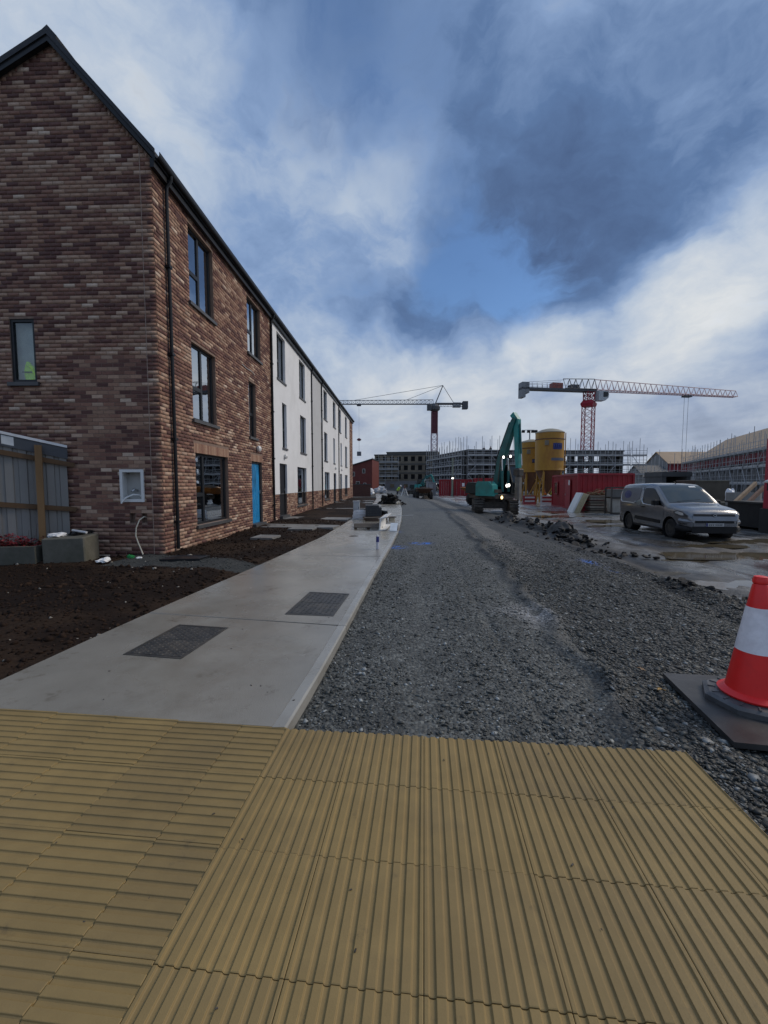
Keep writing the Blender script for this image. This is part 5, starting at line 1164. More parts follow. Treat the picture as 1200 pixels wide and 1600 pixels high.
def dumper(name, label, loc, rz, sc, skip_mat, body_mat):
    t = thing(name, label, 'dumper', loc, rz); t.scale = (sc,)*3       # forward is -y, skip in front
    for x in (-.95, .95):
        for y in (-.95, 1.15): wheel(t, (x, y, .62), .62, .48, 'x', n=22, lugs=True)
    m = MB(); m.box(-.45,.45,-1.2,1.6,.55,.95); m.build('chassis', iron, t)
    m = MB(); lo_ = [(-.6,-1.6),(.6,-1.6),(.6,.0),(-.6,.0)]; up = [(-1.15,-2.25),(1.15,-2.25),(1.15,.25),(-1.15,.25)]
    v = [(x,y,1.05) for x, y in lo_]+[(x,y,1.75 if y > 0 else 1.62) for x, y in up]+[(x*.94,y*.95,(1.75 if y > 0 else 1.62)) for x, y in up]+[(x*.9,y*.95,1.12) for x, y in lo_]
    m.add(v, [(0,3,2,1)]+[(i,(i+1)%4,4+(i+1)%4,4+i) for i in range(4)]+[(4+i,4+(i+1)%4,8+(i+1)%4,8+i) for i in range(4)]+[(8+i,8+(i+1)%4,12+(i+1)%4,12+i) for i in range(4)]+[(12,13,14,15)])
    s = m.build('skip', skip_mat, t); q = MB(); q.T = Matrix.Translation((0,-1,1.45)); q.lathe([(.95,-.1),(.8,.15),(.45,.32),(.05,.4)], n=14); q.build('load', M('dark_soil', (.035,.028,.022), .9), s)
    m = MB(); m.cham(-.6,.6,.75,1.9,.96,1.55,.08); m.build('engine_cover', body_mat, t)
    m = MB(); m.box(-.3,.3,.4,.74,1.05,1.2); m.box(-.3,.3,.68,.78,1.56,1.95); m.build('seat', black_p, t)
    m = MB(); m.path([(-.62,.95,1.5),(-.62,.95,2.6),(.62,.95,2.6),(.62,.95,1.5)],.04,8); m.build('roll_bar', black_p, t)
    m = MB(); m.tube((0,.1,1.2),(0,.35,1.5),.03,6); m.tube((0,.33,1.48),(0,.36,1.52),.2,14); m.build('steering_wheel', black_p, t); return t
dumper('site_dumper', 'orange site dumper standing behind the teal excavator', (8.75,34.9,-.48), R(-70), .95, orange, orange)
yel = M('dull_yellow_paint', (.30,.20,.06), .55, var=.3, vs=3, dirt=(.08,.06,.04), damt=.7)
dumper('site_dumper', 'muddy yellow dumper tipping soil on the far road', (4.5,48.5,-.52), R(4), .82, M('rusty_brown', (.09,.045,.03), .7, var=.3), yel)
mound('soil_heap', 'small dark soil heap tipped in front of the far dumper', 'soil heap', (4.45,45.3,-.5), .75, .9, .65, M('dark_soil', (.035,.028,.022), .9), 17)
# ================================================================ the building site beyond
redp = M('container_red', (.29,.010,.017), .5, var=.15, vs=1.5, dirt=(.11,.009,.011), damt=.5, ds=1.2)
def container(name, label, loc, rz, sx, sy, h, mat=redp, features=(), cat='container', group='red site containers'):
    """origin at the near left bottom corner; x along the near face, y away"""
    t = thing(name, label, cat, loc, rz, group)
    def corr(a, b, nrm):
        a, b = Vector(a), Vector(b); d = (b-a); n = max(4, int(d.length/.28)); nv = Vector(nrm); m = MB(); v = []
        for i in range(n):
            for f, o in ((0,.0),(.35,0),(.5,-.045),(.85,-.045)):
                p = a+d*((i+f)/n)+nv*o; v += [(p.x,p.y,.14),(p.x,p.y,h-.12)]
        p = b; v += [(p.x,p.y,.14),(p.x,p.y,h-.12)]; k = len(v)//2
        m.add(v, [(2*i,2*i+2,2*i+3,2*i+1) for i in range(k-1)]); m.build('side_panel', mat, t)
    e = .03
    corr((e,e,0),(sx-e,e,0),(0,-1,0)); corr((e,sy-e,0),(e,e,0),(-1,0,0)); corr((sx-e,e,0),(sx-e,sy-e,0),(1,0,0)); corr((sx-e,sy-e,0),(e,sy-e,0),(0,1,0))
    for x in (-.04, sx-.06):
        for y in (-.04, sy-.06): MB().box(x,x+.1,y,y+.1,0,h).build('corner_post', mat, t)
    for nm, z0, z1 in (('floor_frame',.03,.14),('roof_frame',h-.12,h-.01)):
        m = MB(); m.box(-.03,sx+.03,-.031,.05,z0,z1); m.box(-.03,sx+.03,sy-.05,sy+.031,z0,z1); m.box(-.031,.05,.05,sy-.05,z0,z1); m.box(sx-.05,sx+.031,.05,sy-.05,z0,z1); m.build(nm, mat, t)
    MB().box(.05,sx-.05,.05,sy-.05,h-.03,h+.02).build('roof', mat, t)
    for kind, side, a, b, z0, z1 in features:
        q = MB(); f = (lambda s, d, z: (s, -.05-d, z)) if side == 'f' else (lambda s, d, z: (-.05-d, s, z))
        def bx_(mb, s0, s1, d0, d1, z0, z1):
            p, r = f(s0,d0,z0), f(s1,d1,z1); mb.box(p[0],r[0],p[1],r[1],p[2],r[2])
        if kind == 'window':
            for r in ((a,b,z0,z0+.06),(a,b,z1-.06,z1),(a,a+.06,z0+.06,z1-.06),(b-.06,b,z0+.06,z1-.06)): bx_(q, r[0],r[1],-.02,.03,r[2],r[3])
            w = q.build('window', mat, t); q = MB(); bx_(q, a+.06,b-.06,-.01,.0,z0+.06,z1-.06); q.build('pane', M('cabin_pane', (.10,.075,.045), .12, var=.3), w)
        elif kind == 'door':
            bx_(q, a,b,-.01,.025,z0,z1); w = q.build('door', mat, t); q = MB(); bx_(q, b-.12,b-.08,.026,.06,1.0,1.15); q.build('handle', steel_m, w)
        elif kind == 'notice':
            bx_(q, a,b,.026,.032,z0,z1); q.build('notice', wp, t)
        elif kind == 'bars':
            for s in np.linspace(a, b, 4): 
                p, r = f(s,.03,z0), f(s,.03,z1); q.tube(p, r, .025, 6)
            q.build('lock_bars', M('lock_grey', (.28,.2,.2), .5), t)
    return t
container('site_container', 'large red site cabin with window and door, behind the leaning boards', (12.84,27.6,-.46), -math.atan(1.23/7.26), 3.4, 7.3, 2.52, features=(('window','l',5.2,6.3,1.0,2.0),('door','l',1.6,2.9,.1,2.15),('notice','l',1.7,2.05,1.75,2.1)))
container('site_container', 'small red store at the left end of the far container row', (8.6,64.4,-.56), R(-6), 1.65, 3.5, 2.55, features=(('bars','f',.3,1.3,.2,2.3),))
container('site_container', 'middle red container of the far row, beside the lamp post', (10.75,64.0,-.56), R(-4), 2.7, 6, 2.55, features=(('bars','f',.4,2.2,.2,2.3),('notice','f',1.2,1.6,1.5,2.0)))
container('site_container', 'far red container partly hidden by the dumper and excavator', (13.6,62.0,-.56), R(-4), 6.1, 2.5, 2.7, features=(('bars','f',.6,2.0,.2,2.3),))
container('site_cabin', 'low grey cabin behind the surveying tripod', (.3,92,-.6), 0, 7.0, 3, 2.5, M('cabin_grey', (.17,.175,.18), .5), (('window','f',1,2,1,1.9),('window','f',4,5,1,1.9)), 'cabin', None)
container('site_cabin', 'pale grey store left of the red container row', (6.9,66,-.56), 0, 1.3, 2.4, 2.1, M('store_grey', (.30,.30,.30), .6, dirt=(.14,.13,.12)), (('door','f',.2,.9,.1,1.8),), 'cabin', None)
silo_m = M('silo_yellow', (.36,.185,.016), .5, var=.2, vs=1.2, dirt=(.19,.075,.012), damt=.7, ds=1.1, stretch=(1,1,.4))
silo_d = M('silo_cone', (.11,.045,.02), .6, var=.3, vs=2, dirt=(.05,.025,.015), damt=.6)
def silo(label, c, r, z0, z1, zg, plates, hatch=True):
    t = thing('cement_silo', label, 'silo', (c[0], c[1], zg), 0, 'yellow silos'); b = z0-zg; h = z1-zg; dm = .42*r/1.24
    MB().lathe([(r*.98,b),(r,b+.02),(r,b+.1),(r*.985,b+.12),(r*.985,h-dm),(r,h-dm+.02)], n=40).build('drum', silo_m, t, True)
    m = MB(); m.lathe([(r*1.01,h-dm+.0),(r*1.01,h-dm+.05),(r*.85,h-dm+.17),(r*.6,h-.12),(r*.25,h-.02),(.02,h)], n=40); m.build('dome', M('silo_top', (.30,.27,.2), .6, dirt=(.2,.14,.06)), t, True)
    m = MB(); m.lathe([(r*.995,h-dm-.62),(r*1.02,h-dm-.60),(r*1.02,h-dm-.55),(r*.995,h-dm-.53)], n=40); m.f = m.f[:-2]; m.build('seam', silo_d, t, True)
    MB().lathe([(.16,.9),(.2,1.1),(r*.93,b-.01)], n=28).build('hopper', silo_d, t, True)
    for a in (45,135,225,315):
        x, y = r*.86*math.cos(R(a)), r*.86*math.sin(R(a)); MB().bar((x*1.08,y*1.08,0),(x,y,b+.1),.14).build('leg', silo_m, t)
    for a in (45,135,225,315):
        p = [(r*.90*math.cos(R(q)), r*.90*math.sin(R(q))) for q in (a, a+90)]; m = MB(); m.bar((*p[0],.25),(*p[1],b-.2),.07); m.bar((*p[1],b-1.0),(*p[0],b-.05),.06); m.build('brace', silo_m, t)
    for a0, a1, za, zb, mat, nm in plates:
        m = MB(); n = 10; v = []
        for i in range(n+1):
            a = R(a0+(a1-a0)*i/n)
            for rr_, z in ((r*1.008,za-zg),(r*1.008,zb-zg)): v.append((rr_*math.sin(a), -rr_*math.cos(a), z))
        m.add(v, [(2*i,2*i+2,2*i+3,2*i+1) for i in range(n)]); pl_ = m.build(nm, mat, t)
        if nm == 'sign':
            q = MB(); k = 5
            for i in range(k):
                a = R(a0+(a1-a0)*(i+.5)/k); za_, zb_ = za-zg+(zb-za)*.25, za-zg+(zb-za)*.75; rr_ = r*1.014
                for da in (-1.6, 1.6): q.bar((rr_*math.sin(a+R(da)), -rr_*math.cos(a+R(da)), za_),(rr_*math.sin(a+R(da*.4)), -rr_*math.cos(a+R(da*.4)), zb_), .05, .01)
            q.build('lettering', M('sign_pale', (.10,.13,.36), .5), pl_)
    if hatch:
        a = R(-32); m = MB(); m.cham(-.16,.16,-.1,.1,0,.42,.03); m.v = [(x+r*1.02*math.sin(a), y-r*1.02*math.cos(a), z+h-dm-1.15) for x, y, z in m.v]; m.build('hatch', M('hatch_grey', (.16,.14,.1), .6), t)
    m = MB(); a = R(72)
    for da in (-.16,.16): m.tube((r*1.06*math.sin(a)+da*math.cos(a),-r*1.06*math.cos(a)+da*math.sin(a),.3),(r*1.06*math.sin(a)+da*math.cos(a),-r*1.06*math.cos(a)+da*math.sin(a),h-dm),.025,6)
    m.build('ladder', silo_m, t)
navys = M('sign_navy', (.015,.025,.13), .5)
silo('large yellow cement silo with a blue sign, in front of the smaller one', (15.0,38), 1.25, 2.56, 6.34, -.55, ((-8,33,4.40,4.95,navys,'sign'),(-14,48,3.42,3.66,M('sign_grey', (.09,.10,.12), .5, dirt=(.03,.05,.16)),'stripe')))
silo('smaller yellow cement silo half hidden behind the larger one', (14.75,42), 1.05, 2.5, 5.8, -.55, ((-14,12,3.4,3.8,M('sign_dark', (.05,.045,.05), .5),'sign'),))
def light_tower(label, loc, h, lit=False):
    t = thing('light_tower', label, 'light tower', loc); m = MB(); m.tube((0,0,0),(0,0,h),.09,10,.06); m.build('mast', M('mast_grey', (.25,.26,.27), .5, .4), t)
    m = MB(); m.box(-.6,.6,-.8,.8,.25,1.0); m.box(-.9,-.6,-.05,.05,.2,.3); m.build('trailer', M('trailer_grey', (.16,.16,.15), .6), t)
    m = MB(); m.path([(-.75,0,h-.2),(-.5,0,h+.05),(.5,0,h+.05),(.75,0,h-.2)],.035,6); m.build('bracket', M('mast_grey', (.25,.26,.27), .5), t)
    for x in (-.72,-.15,.3,.62):
        m = MB(); m.T = Matrix.Translation((x,-.1,h-.12)) @ Matrix.Rotation(R(25),4,'X'); m.cham(-.17,.17,-.06,.10,-.13,.16,.03); l = m.build('lamp_head', M('lamp_case', (.05,.055,.06), .5), t); m = MB(); m.T = Matrix.Translation((x,-.1,h-.12)) @ Matrix.Rotation(R(25),4,'X'); m.box(-.14,.14,-.068,-.061,-.1,.12); m.build('glass', dkg, l)
light_tower('tall lamp mast with four heads behind the yellow silos', (15.6,45,-.55), 7.6)
def lamp_post(label, loc, h, emit=True):
    t = thing('lamp_post', label, 'lamp post', loc); MB().tube((0,0,0),(0,0,h),.16,10,.12).build('post', M('post_green_grey', (.17,.19,.15), .6), t); m = MB(); m.cham(-.2,.2,-.25,.1,h*.45,h*.45+.25,.03); k = m.build('lamp', M('lamp_case', (.05,.055,.06), .5), t); MB().box(-.15,.15,-.262,-.251,h*.45+.03,h*.45+.2).build('lens', lampw, k)
lamp_post('lamp post with a lit work light between the far red containers', (10.42,63.6,-.56), 5.8)
# ---- tower cranes
def lattice(m, p, q, w0, w1, bays, r, rd, tri=False, up=(0,0,1)):
    p, q = Vector(p), Vector(q); d = (q-p).normalized(); u = Vector(up); a = d.cross(u)
    if a.length < .01: a = Vector((1,0,0))
    a.normalize(); b = a.cross(d).normalized()
    def ring(f):
        c = p.lerp(q, f); w = w0+(w1-w0)*f
        if tri: return [c-a*w*.42, c+a*w*.42, c+b*w]
        return [c-a*w/2-b*w/2, c+a*w/2-b*w/2, c+a*w/2+b*w/2, c-a*w/2+b*w/2]
    prev = ring(0); n = len(prev)
    for i in range(1, bays+1):
        cur = ring(i/bays)
        for k in range(n):
            m.tube(prev[k], cur[k], r, 5, cap=False); j = (k+1) % n; m.tube(cur[k], cur[j], rd, 4, cap=False)
            if tri: mid = [(prev[k]+cur[k])/2 for k in range(n)]
            m.tube(prev[k], cur[j], rd, 4, cap=False)
            if not tri: m.tube(prev[j], cur[k], rd, 4, cap=False)
        prev = cur
def crane_red():
    t = thing('tower_crane', 'red and white tower crane with a flat-top jib, above the red cabin', 'crane', (43.6,90,-.6), math.atan(.145), 'tower cranes')
    crd = M('crane_red', (.30,.012,.028), .5, var=.15, vs=.5); cw = M('crane_pale', (.48,.32,.33), .5, var=.15, vs=.5); gr = M('crane_grey', (.20,.21,.22), .6)
    dk = M('crane_dark', (.07,.072,.078), .6)
    m = MB(); m.T = Matrix.Rotation(R(38), 4, 'Z'); lattice(m, (0,0,0), (0,0,18.3), 2.0, 2.0, 13, .105, .042); m.build('mast', crd, t)
    m = MB(); m.T = Matrix.Rotation(R(38), 4, 'Z'); m.add([(x*w,y*w,z) for w, z in ((1.15,18.3),(1.3,18.9),(.9,19.6)) for x, y in ((-1,-1),(1,-1),(1,1),(-1,1))], [(3,2,1,0),(8,9,10,11)]+[(r+i,r+(i+1)%4,r+4+(i+1)%4,r+4+i) for r in (0,4) for i in range(4)]); m.build('slewing_ring', crd, t)
    m = MB(); lattice(m, (0,0,19.6), (0,0,21.6), 1.5, 1.6, 2, .12, .07); m.build('tower_head', crd, t)
    m = MB(); m.prism([(1.0,19.3),(2.5,19.3),(3.2,19.9),(3.3,20.6),(3.1,21.3),(1.0,21.3)], -1.9, -.5, 'y'); cb = m.build('cab', M('cab_pale', (.42,.44,.45), .5), t)
    m = MB(); m.prism([(2.0,20.0),(3.0,20.1),(3.15,20.6),(3.0,21.1),(2.0,21.1)], -1.915, -1.901, 'y'); m.build('cab_window', dkg, cb)
    m = MB(); lattice(m, (1.2,0,21.7), (35.8,0,21.35), 2.3, 1.35, 26, .085, .05, True); m.build('jib', cw, t)
    m = MB(); m.box(-15.5,1.2,-.9,.9,21.35,21.75); m.build('counter_jib', dk, t)
    m = MB(); lattice(m, (-6.0,0,21.8), (1.2,0,21.8), 2.1, 2.3, 5, .08, .055, True)
    for x in np.arange(-14.5,-6,1.1):
        for y in (-.9,.9): m.tube((x,y,21.75),(x,y,22.75),.035,4)
    for y in (-.9,.9): m.tube((-14.5,y,22.75),(-6,y,23.5),.035,4); m.tube((-14.5,y,22.25),(-6,y,22.4),.03,4)
    m.build('walkway_rail', dk, t)
    MB().box(-8.7,-6.4,-.7,.7,21.76,22.9).build('winch_box', M('winch_red', (.30,.09,.07), .6), t); MB().box(-4.5,-2.6,-.6,.6,21.76,22.7).build('motor', dk, t)
    for k in range(2): MB().box(-15.5+k*.8,-14.75+k*.8,-.9,.9,19.7 if k < 1 else 20.6,22.8).build('counterweight', gr, t)
    m = MB(); m.box(22.6,24.4,-.5,.5,20.95,21.3); tr = m.build('trolley', dk, t)
    m = MB(); [m.tube((x,0,20.95),(x,0,4.6),.03,4) for x in (22.9,23.9)]; m.build('hoist_rope', dk, tr)
    m = MB(); m.prism([(22.7,4.6),(24.1,4.6),(23.9,3.7),(23.6,3.3),(23.2,3.3),(22.9,3.7)], -.2, .2, 'y'); m.build('hook_block', crd, tr)
crane_red()
def crane_grey():
    t = thing('tower_crane', 'distant grey tower crane with an A-frame top and hanging load', 'crane', (17.95,150,-.6), 0, 'tower cranes')
    cg = M('crane_mid_grey', (.20,.20,.205), .6); crd = M('crane_maroon', (.13,.03,.045), .6); wr = M('crane_white_red', (.45,.36,.38), .6); dk = M('crane_dark', (.07,.072,.078), .6)
    m = MB(); lattice(m, (0,0,0), (0,0,19.6), 2.1, 2.1, 10, .16, .08); m.build('lower_mast', wr, t)
    m = MB(); lattice(m, (0,0,19.6), (0,0,27.4), 1.9, 1.9, 5, .18, .10); m.box(-.82,.82,-.82,.82,19.8,27.2); m.build('upper_mast', crd, t)
    m = MB(); m.lathe([(.9,27.3),(1.9,28.0),(2.0,29.0),(1.4,29.9),(.8,30.2)], n=12); m.build('slewing_ring', dk, t)
    MB().cham(-2.8,-1.2,-2.0,-.6,27.6,29.7,.2).build('cab', dk, t)
    m = MB(); lattice(m, (-44,0,30.0), (-.5,0,30.0), 1.2, 1.55, 30, .12, .07, True); m.build('jib', cg, t)
    m = MB(); m.box(.5,11.3,-.9,.9,29.9,30.35)
    for x in np.arange(1,11,1.2): m.tube((x,-.9,29.0),(x+.6,-.9,29.9),.05,4); m.tube((x+.6,-.9,29.9),(x+1.2,-.9,29.0),.05,4)
    m.tube((.5,-.9,29.0),(11.3,-.9,29.0),.07,5); m.build('counter_jib', dk, t)
    m = MB(); 
    for y in (-.8,.8): m.tube((.3,y,30.2),(2.9,y*.3,36.5),.16,6)
    for k in range(6): f = k/6; m.tube((.3+2.6*f,-.8+.56*f,30.2+6.3*f),(.3+2.6*f,.8-.56*f,30.2+6.3*f),.06,4)
    m.build('a_frame', dk, t)
    m = MB(); m.tube((2.9,0,36.5),(6.9,0,30.3),.10,5); m.tube((2.9,0,36.5),(-10.2,0,31.4),.07,5); m.tube((2.9,0,36.6),(-29,0,31.3),.07,5); m.build('pendant_ties', cg, t)
    m = MB(); m.box(9.9,11.7,-1.1,1.1,28.3,30.9); m.build('counterweight', dk, t); MB().box(6.5,9.2,-.8,.8,28.9,30.5).build('winch', M('crane_pale_grey', (.34,.34,.34), .6), t)
    m = MB(); m.box(-27.6,-26.1,-.6,.6,29.4,29.9); tr = m.build('trolley', dk, t); m = MB(); m.tube((-26.85,0,29.4),(-26.85,0,17.3),.035,4); m.tube((-26.85,0,17.2),(-26.85,0,13.2),.05,4); m.build('hoist_rope', cg, tr)
    m = MB(); m.prism([(-27.7,17.5),(-27.2,18.0),(-26.5,18.0),(-26.0,17.5),(-26.5,17.1),(-27.2,17.1)], -.3,.3,'y'); m.build('hook_block', crd, tr); MB().cham(-27.6,-26.1,-.7,.7,11.8,13.3,.08).build('load', M('load_grey', (.12,.13,.15), .7), tr)
crane_grey()
# ---- half-built blocks and their scaffolds
tube_m = M('scaffold_tube', (.34,.345,.35), .5, .2, var=.25, vs=.8)
deck_m = M('scaffold_boards', (.38,.37,.35), .8, var=.3, vs=.7)
blockm = M('blockwork', (.185,.155,.115), .9, var=.25, vs=.6, dirt=(.06,.05,.038), damt=.6, ds=.25, bump=.02, bs=3)
bare = M('bare_concrete', (.075,.074,.072), .9, var=.25, vs=.5, dirt=(.045,.042,.04), ds=.2)
shade_m = M('opening_shade', (.012,.012,.013), .9)  # near-black colour painting the shade inside openings
def block_building(label, p, q, depth, h, nwin, levels, mat, name='half_built_block', zg=-.6, win=(1.1,1.3), see=False, parapet=.0, cat='building'):
    """front wall from p to q, body behind it"""
    P, Q = Vector((*p, 0)), Vector((*q, 0)); L_ = (Q-P).length; d = (Q-P)/L_; t = thing(name, label, cat, (P.x, P.y, zg), math.atan2(d.y, d.x))
    hs = []; lv = h/levels
    for k in range(levels):
        for i in range(nwin): c = L_*(i+.5)/nwin; hs.append((c-win[0]/2, c+win[0]/2, k*lv+lv*.32, k*lv+lv*.32+win[1]))
    PF = lambda s, dd, z: (s, dd, z); m = MB(); wall_sheet(m, PF, 0, L_, 0, h, hs, 0, .3)
    if see: wall_sheet(m, PF, 0, L_, 0, h, hs, depth, depth-.3)
    else: m.quad((0,depth,0),(L_,depth,0),(L_,depth,h),(0,depth,h))
    for x in (0, L_): m.quad((x,0,0),(x,depth,0),(x,depth,h),(x,0,h))
    m.build('wall', mat, t)
    m = MB(); m.box(-.12,L_+.12,-.12,depth+.12,h+.01,h+.35+parapet); m.build('roof_slab', bare, t)
    for k in range(1, levels): m = MB(); m.box(-.06,L_+.06,-.06,-.005,k*lv-.14,k*lv+.14); m.build('floor_edge', bare, t)
    fl = MB()
    for k in range(1, levels): fl.box(.1,L_-.1,.2,depth-.2,k*lv-.1,k*lv+.1)
    fl.build('floor_slab', bare, t); wm = {}
    if not see:
        q_ = MB(); q_.box(0,win[0],.22,.28,0,win[1]); wme = q_.mesh('window', shade_m)  # dark sheet set in each opening to stand for inner shade
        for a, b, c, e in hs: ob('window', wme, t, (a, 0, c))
    return t
def scaffold(label, pts, h, zg=-.6, lift=1.9, bay=1.5, depth=1.1, r=.06, spikes=1.6, diag=True, seed=1, mat=None, deck=None):
    """runs along the polyline pts at ground level"""
    g = random.Random(seed); o = Vector((*pts[0], zg)); t = thing('scaffold', label, 'scaffold', o, 0, 'tube scaffolds'); st = MB(); lg = MB(); nl = int(h/lift)
    decks = [MB() for _ in range(nl+1)]; mt = mat or tube_m
    for a, b in zip(pts, pts[1:]):
        A, B = Vector((*a, zg))-o, Vector((*b, zg))-o; L_ = (B-A).length; d = (B-A)/L_; nrm = Vector((d.y, -d.x, 0)); n = max(1, int(L_/bay))
        for i in range(n+1):
            p = A+d*L_*i/n
            for k, of in enumerate((0, depth)):
                q = p+nrm*of; st.tube(q, q+Vector((0,0,h+spikes*g.choice((.5,.9,1.2,1.5)))), r*.72, 5)
            for l in range(1, nl+1): z = Vector((0,0,l*lift)); lg.tube(p+z, p+nrm*depth+z, r*.8, 4)
        for l in range(0, nl+1):
            z = Vector((0,0,l*lift if l else .25))
            for of in (0, depth): lg.tube(A+nrm*of+z, B+nrm*of+z, r*.9, 5)
            if l:
                for zz in (.55, 1.05):
                    lg.tube(A+nrm*depth+z+Vector((0,0,zz)), B+nrm*depth+z+Vector((0,0,zz)), r*.75, 4)
                c0, c1 = A+nrm*depth*.5+z+Vector((0,0,.07)), B+nrm*depth*.5+z+Vector((0,0,.07)); decks[l].bar(c0, c1, depth*.92, .06); decks[l].bar(A+nrm*(depth*.97)+z+Vector((0,0,.2)), B+nrm*(depth*.97)+z+Vector((0,0,.2)), .04, .2)
        if diag:
            for i in range(0, n-1, 3):
                for l in range(nl): lg.tube(A+d*L_*(i+(l%2))/n+nrm*(depth+.05)+Vector((0,0,l*lift)), A+d*L_*(i+1-(l%2))/n+nrm*(depth+.05)+Vector((0,0,(l+1)*lift)), r*.8, 4)
    tag(st.build('standards', mt, t), kind='stuff'); tag(lg.build('ledgers', mt, t), kind='stuff')
    for l in range(1, nl+1): decks[l].build('platform', deck or deck_m, t)
    return t
block_building('brownish half-built block left of the grey crane mast', (-2.6,116), (14.5,112), 14, 9.6, 9, 4, blockm)
block_building('low roof storey of the brownish block', (.8,124), (15.5,121), 8, 10.9, 10, 3, M('pale_block', (.115,.108,.094), .9, var=.2, vs=.6), 'upper_storey')
scaffold('scaffold on the left corner of the brownish block', [(-3.0,114.5),(4.0,113)], 8.6, seed=2, spikes=.8, r=.06)
block_building('long scaffolded block right of the grey crane, side facing the road', (12.6,108), (17.6,87), 12, 8.7, 8, 4, bare)
block_building('long scaffolded block right of the grey crane, front facing the yard', (17.7,86.6), (36.2,88.2), 12, 8.6, 8, 4, bare, zg=-.61)
scaffold('grey tube scaffold wrapped round the corner of the long block', [(11.9,107),(16.9,85.6),(36.2,86.9)], 8.6, seed=3, spikes=2.0, r=.07)
block_building('open concrete frame block behind the red crane mast', (36.8,88), (50.3,88), 9, 8.6, 6, 3, bare, see=True, win=(1.3,1.7))
scaffold('tube scaffold in front of the open concrete block by the red crane', [(36.4,86.5),(50.3,86.5)], 8.3, seed=4, spikes=1.9, r=.07)
scaffold('free tube scaffold tower at the right end of the open concrete block', [(50.6,86.5),(53.6,86.5)], 8.3, seed=5, spikes=1.9, r=.07)
plym = M('plywood_roof', (.40,.285,.185), .8, var=.12, vs=.7, dirt=(.30,.21,.14), damt=.4, ds=.5)
redw = M('red_membrane', (.22,.012,.022), .6, var=.2, vs=.8)
def terrace_shell(label, p, q, depth, eave, ridge, zg=-.6):
    P, Q = Vector((*p,0)), Vector((*q,0)); L_ = (Q-P).length; d = (Q-P)/L_; t = thing('half_built_terrace', label, 'building', (P.x,P.y,zg), math.atan2(d.y,d.x)); E_, Rz = eave-zg, ridge-zg
    hs = []; n = max(3, int(L_/3))
    for k in range(2):
        for i in range(n): c = L_*(i+.5)/n; hs.append((c-.6,c+.6,.9+k*2.6,2.2+k*2.6))
    PF = lambda s, dd, z: (s, -dd if False else dd, z); m = MB(); wall_sheet(m, PF, 0, L_, 0, E_-1.9, hs, 0, .25); m.quad((0,depth,0),(L_,depth,0),(L_,depth,E_),(0,depth,E_))
    for x in (0, L_): m.add([(x,0,0),(x,depth,0),(x,depth,E_),(x,depth/2,Rz),(x,0,E_)], [(0,1,2,3,4)])
    m.build('wall', M('grey_block', (.24,.24,.235), .9, var=.2, vs=.6), t)
    m = MB(); wall_sheet(m, PF, 0, L_, E_-1.9, E_, hs, -.02, .25); m.build('upper_wall', redw, t)
    q_ = MB(); q_.box(0,1.2,.2,.26,0,1.3); wme = q_.mesh('window', shade_m)  # same dark sheet, shade of the rooms put in as colour
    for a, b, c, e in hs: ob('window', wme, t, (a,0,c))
    th = .14; m = MB(); m.prism([(-.5,E_-.28),(depth/2,Rz),(depth/2,Rz+th),(-.5,E_-.28+th)], -.3, L_+.3, 'x'); rf_ = m.build('roof', plym, t); m = MB(); m.prism([(depth+.5,E_-.28),(depth/2+.001,Rz),(depth/2+.001,Rz+th),(depth+.5,E_-.28+th)], -.3, L_+.3, 'x'); m.build('rear_roof', plym, rf_)
    m = MB(); m.box(-.3,L_+.3,-.56,-.505,E_-.42,E_-.12); m.build('fascia', M('dark_red_fascia', (.12,.02,.02), .6), rf_); return t
terrace_shell('half-built terrace with plywood roof and red membrane at the right', (59.2,79.5), (41.0,39.5), 9.0, 5.9, 9.3)
terrace_shell('smaller plywood-roofed house beyond the long half-built terrace', (64.5,95), (79,95), 8, 6.0, 8.7)
scaffold('scaffold along the half-built terrace at the right edge', [(57.9,79.5),(39.8,39.6)], 6.3, seed=6, spikes=1.5, r=.05)
scaffold('short scaffold at the corner of the smaller plywood-roofed house', [(59.8,93.5),(70,93.5)], 5.6, seed=7, spikes=2.6, r=.07)
t = thing('slate_house', 'small house with a grey slate roof behind the van', 'house', (57.2,92,-.6)); m = MB(); m.box(0,6.2,0,7,0,3.4); m.add([(0,0,3.4),(0,7,3.4),(0,3.5,5.9),(6.2,0,3.4),(6.2,7,3.4),(6.2,3.5,5.9)], [(0,1,2),(5,4,3)]); m.build('wall', M('grey_block', (.24,.24,.235), .9), t); m = MB(); m.prism([(-.3,3.25),(3.5,5.9),(7.3,3.25),(7.3,3.4),(3.5,6.08),(-.3,3.4)], -.2, 6.4, 'x'); m.build('roof', M('house_slate', (.06,.065,.07), .6, var=.3, vs=2), t)
for x in (1.0, 3.8): MB().box(x,x+1.1,-.02,-.004,1.0,2.3).build('window', shade_m, t)
t = thing('concrete_portal', 'open concrete bay with dark inside, left end of the half-built terrace', 'building', (41.0,61.5,-.6)); MB().box(0,.6,0,4,0,3.0).build('column', bare, t); MB().box(3.6,4.2,0,4,0,3.0).build('column', bare, t); MB().box(-.1,4.3,-.1,4.1,3.01,3.7).build('lintel', bare, t); MB().box(.6,3.6,3.5,3.8,0,3.0).build('back_wall', shade_m, t)  # back sheet painted near-black for the bay's inner shade
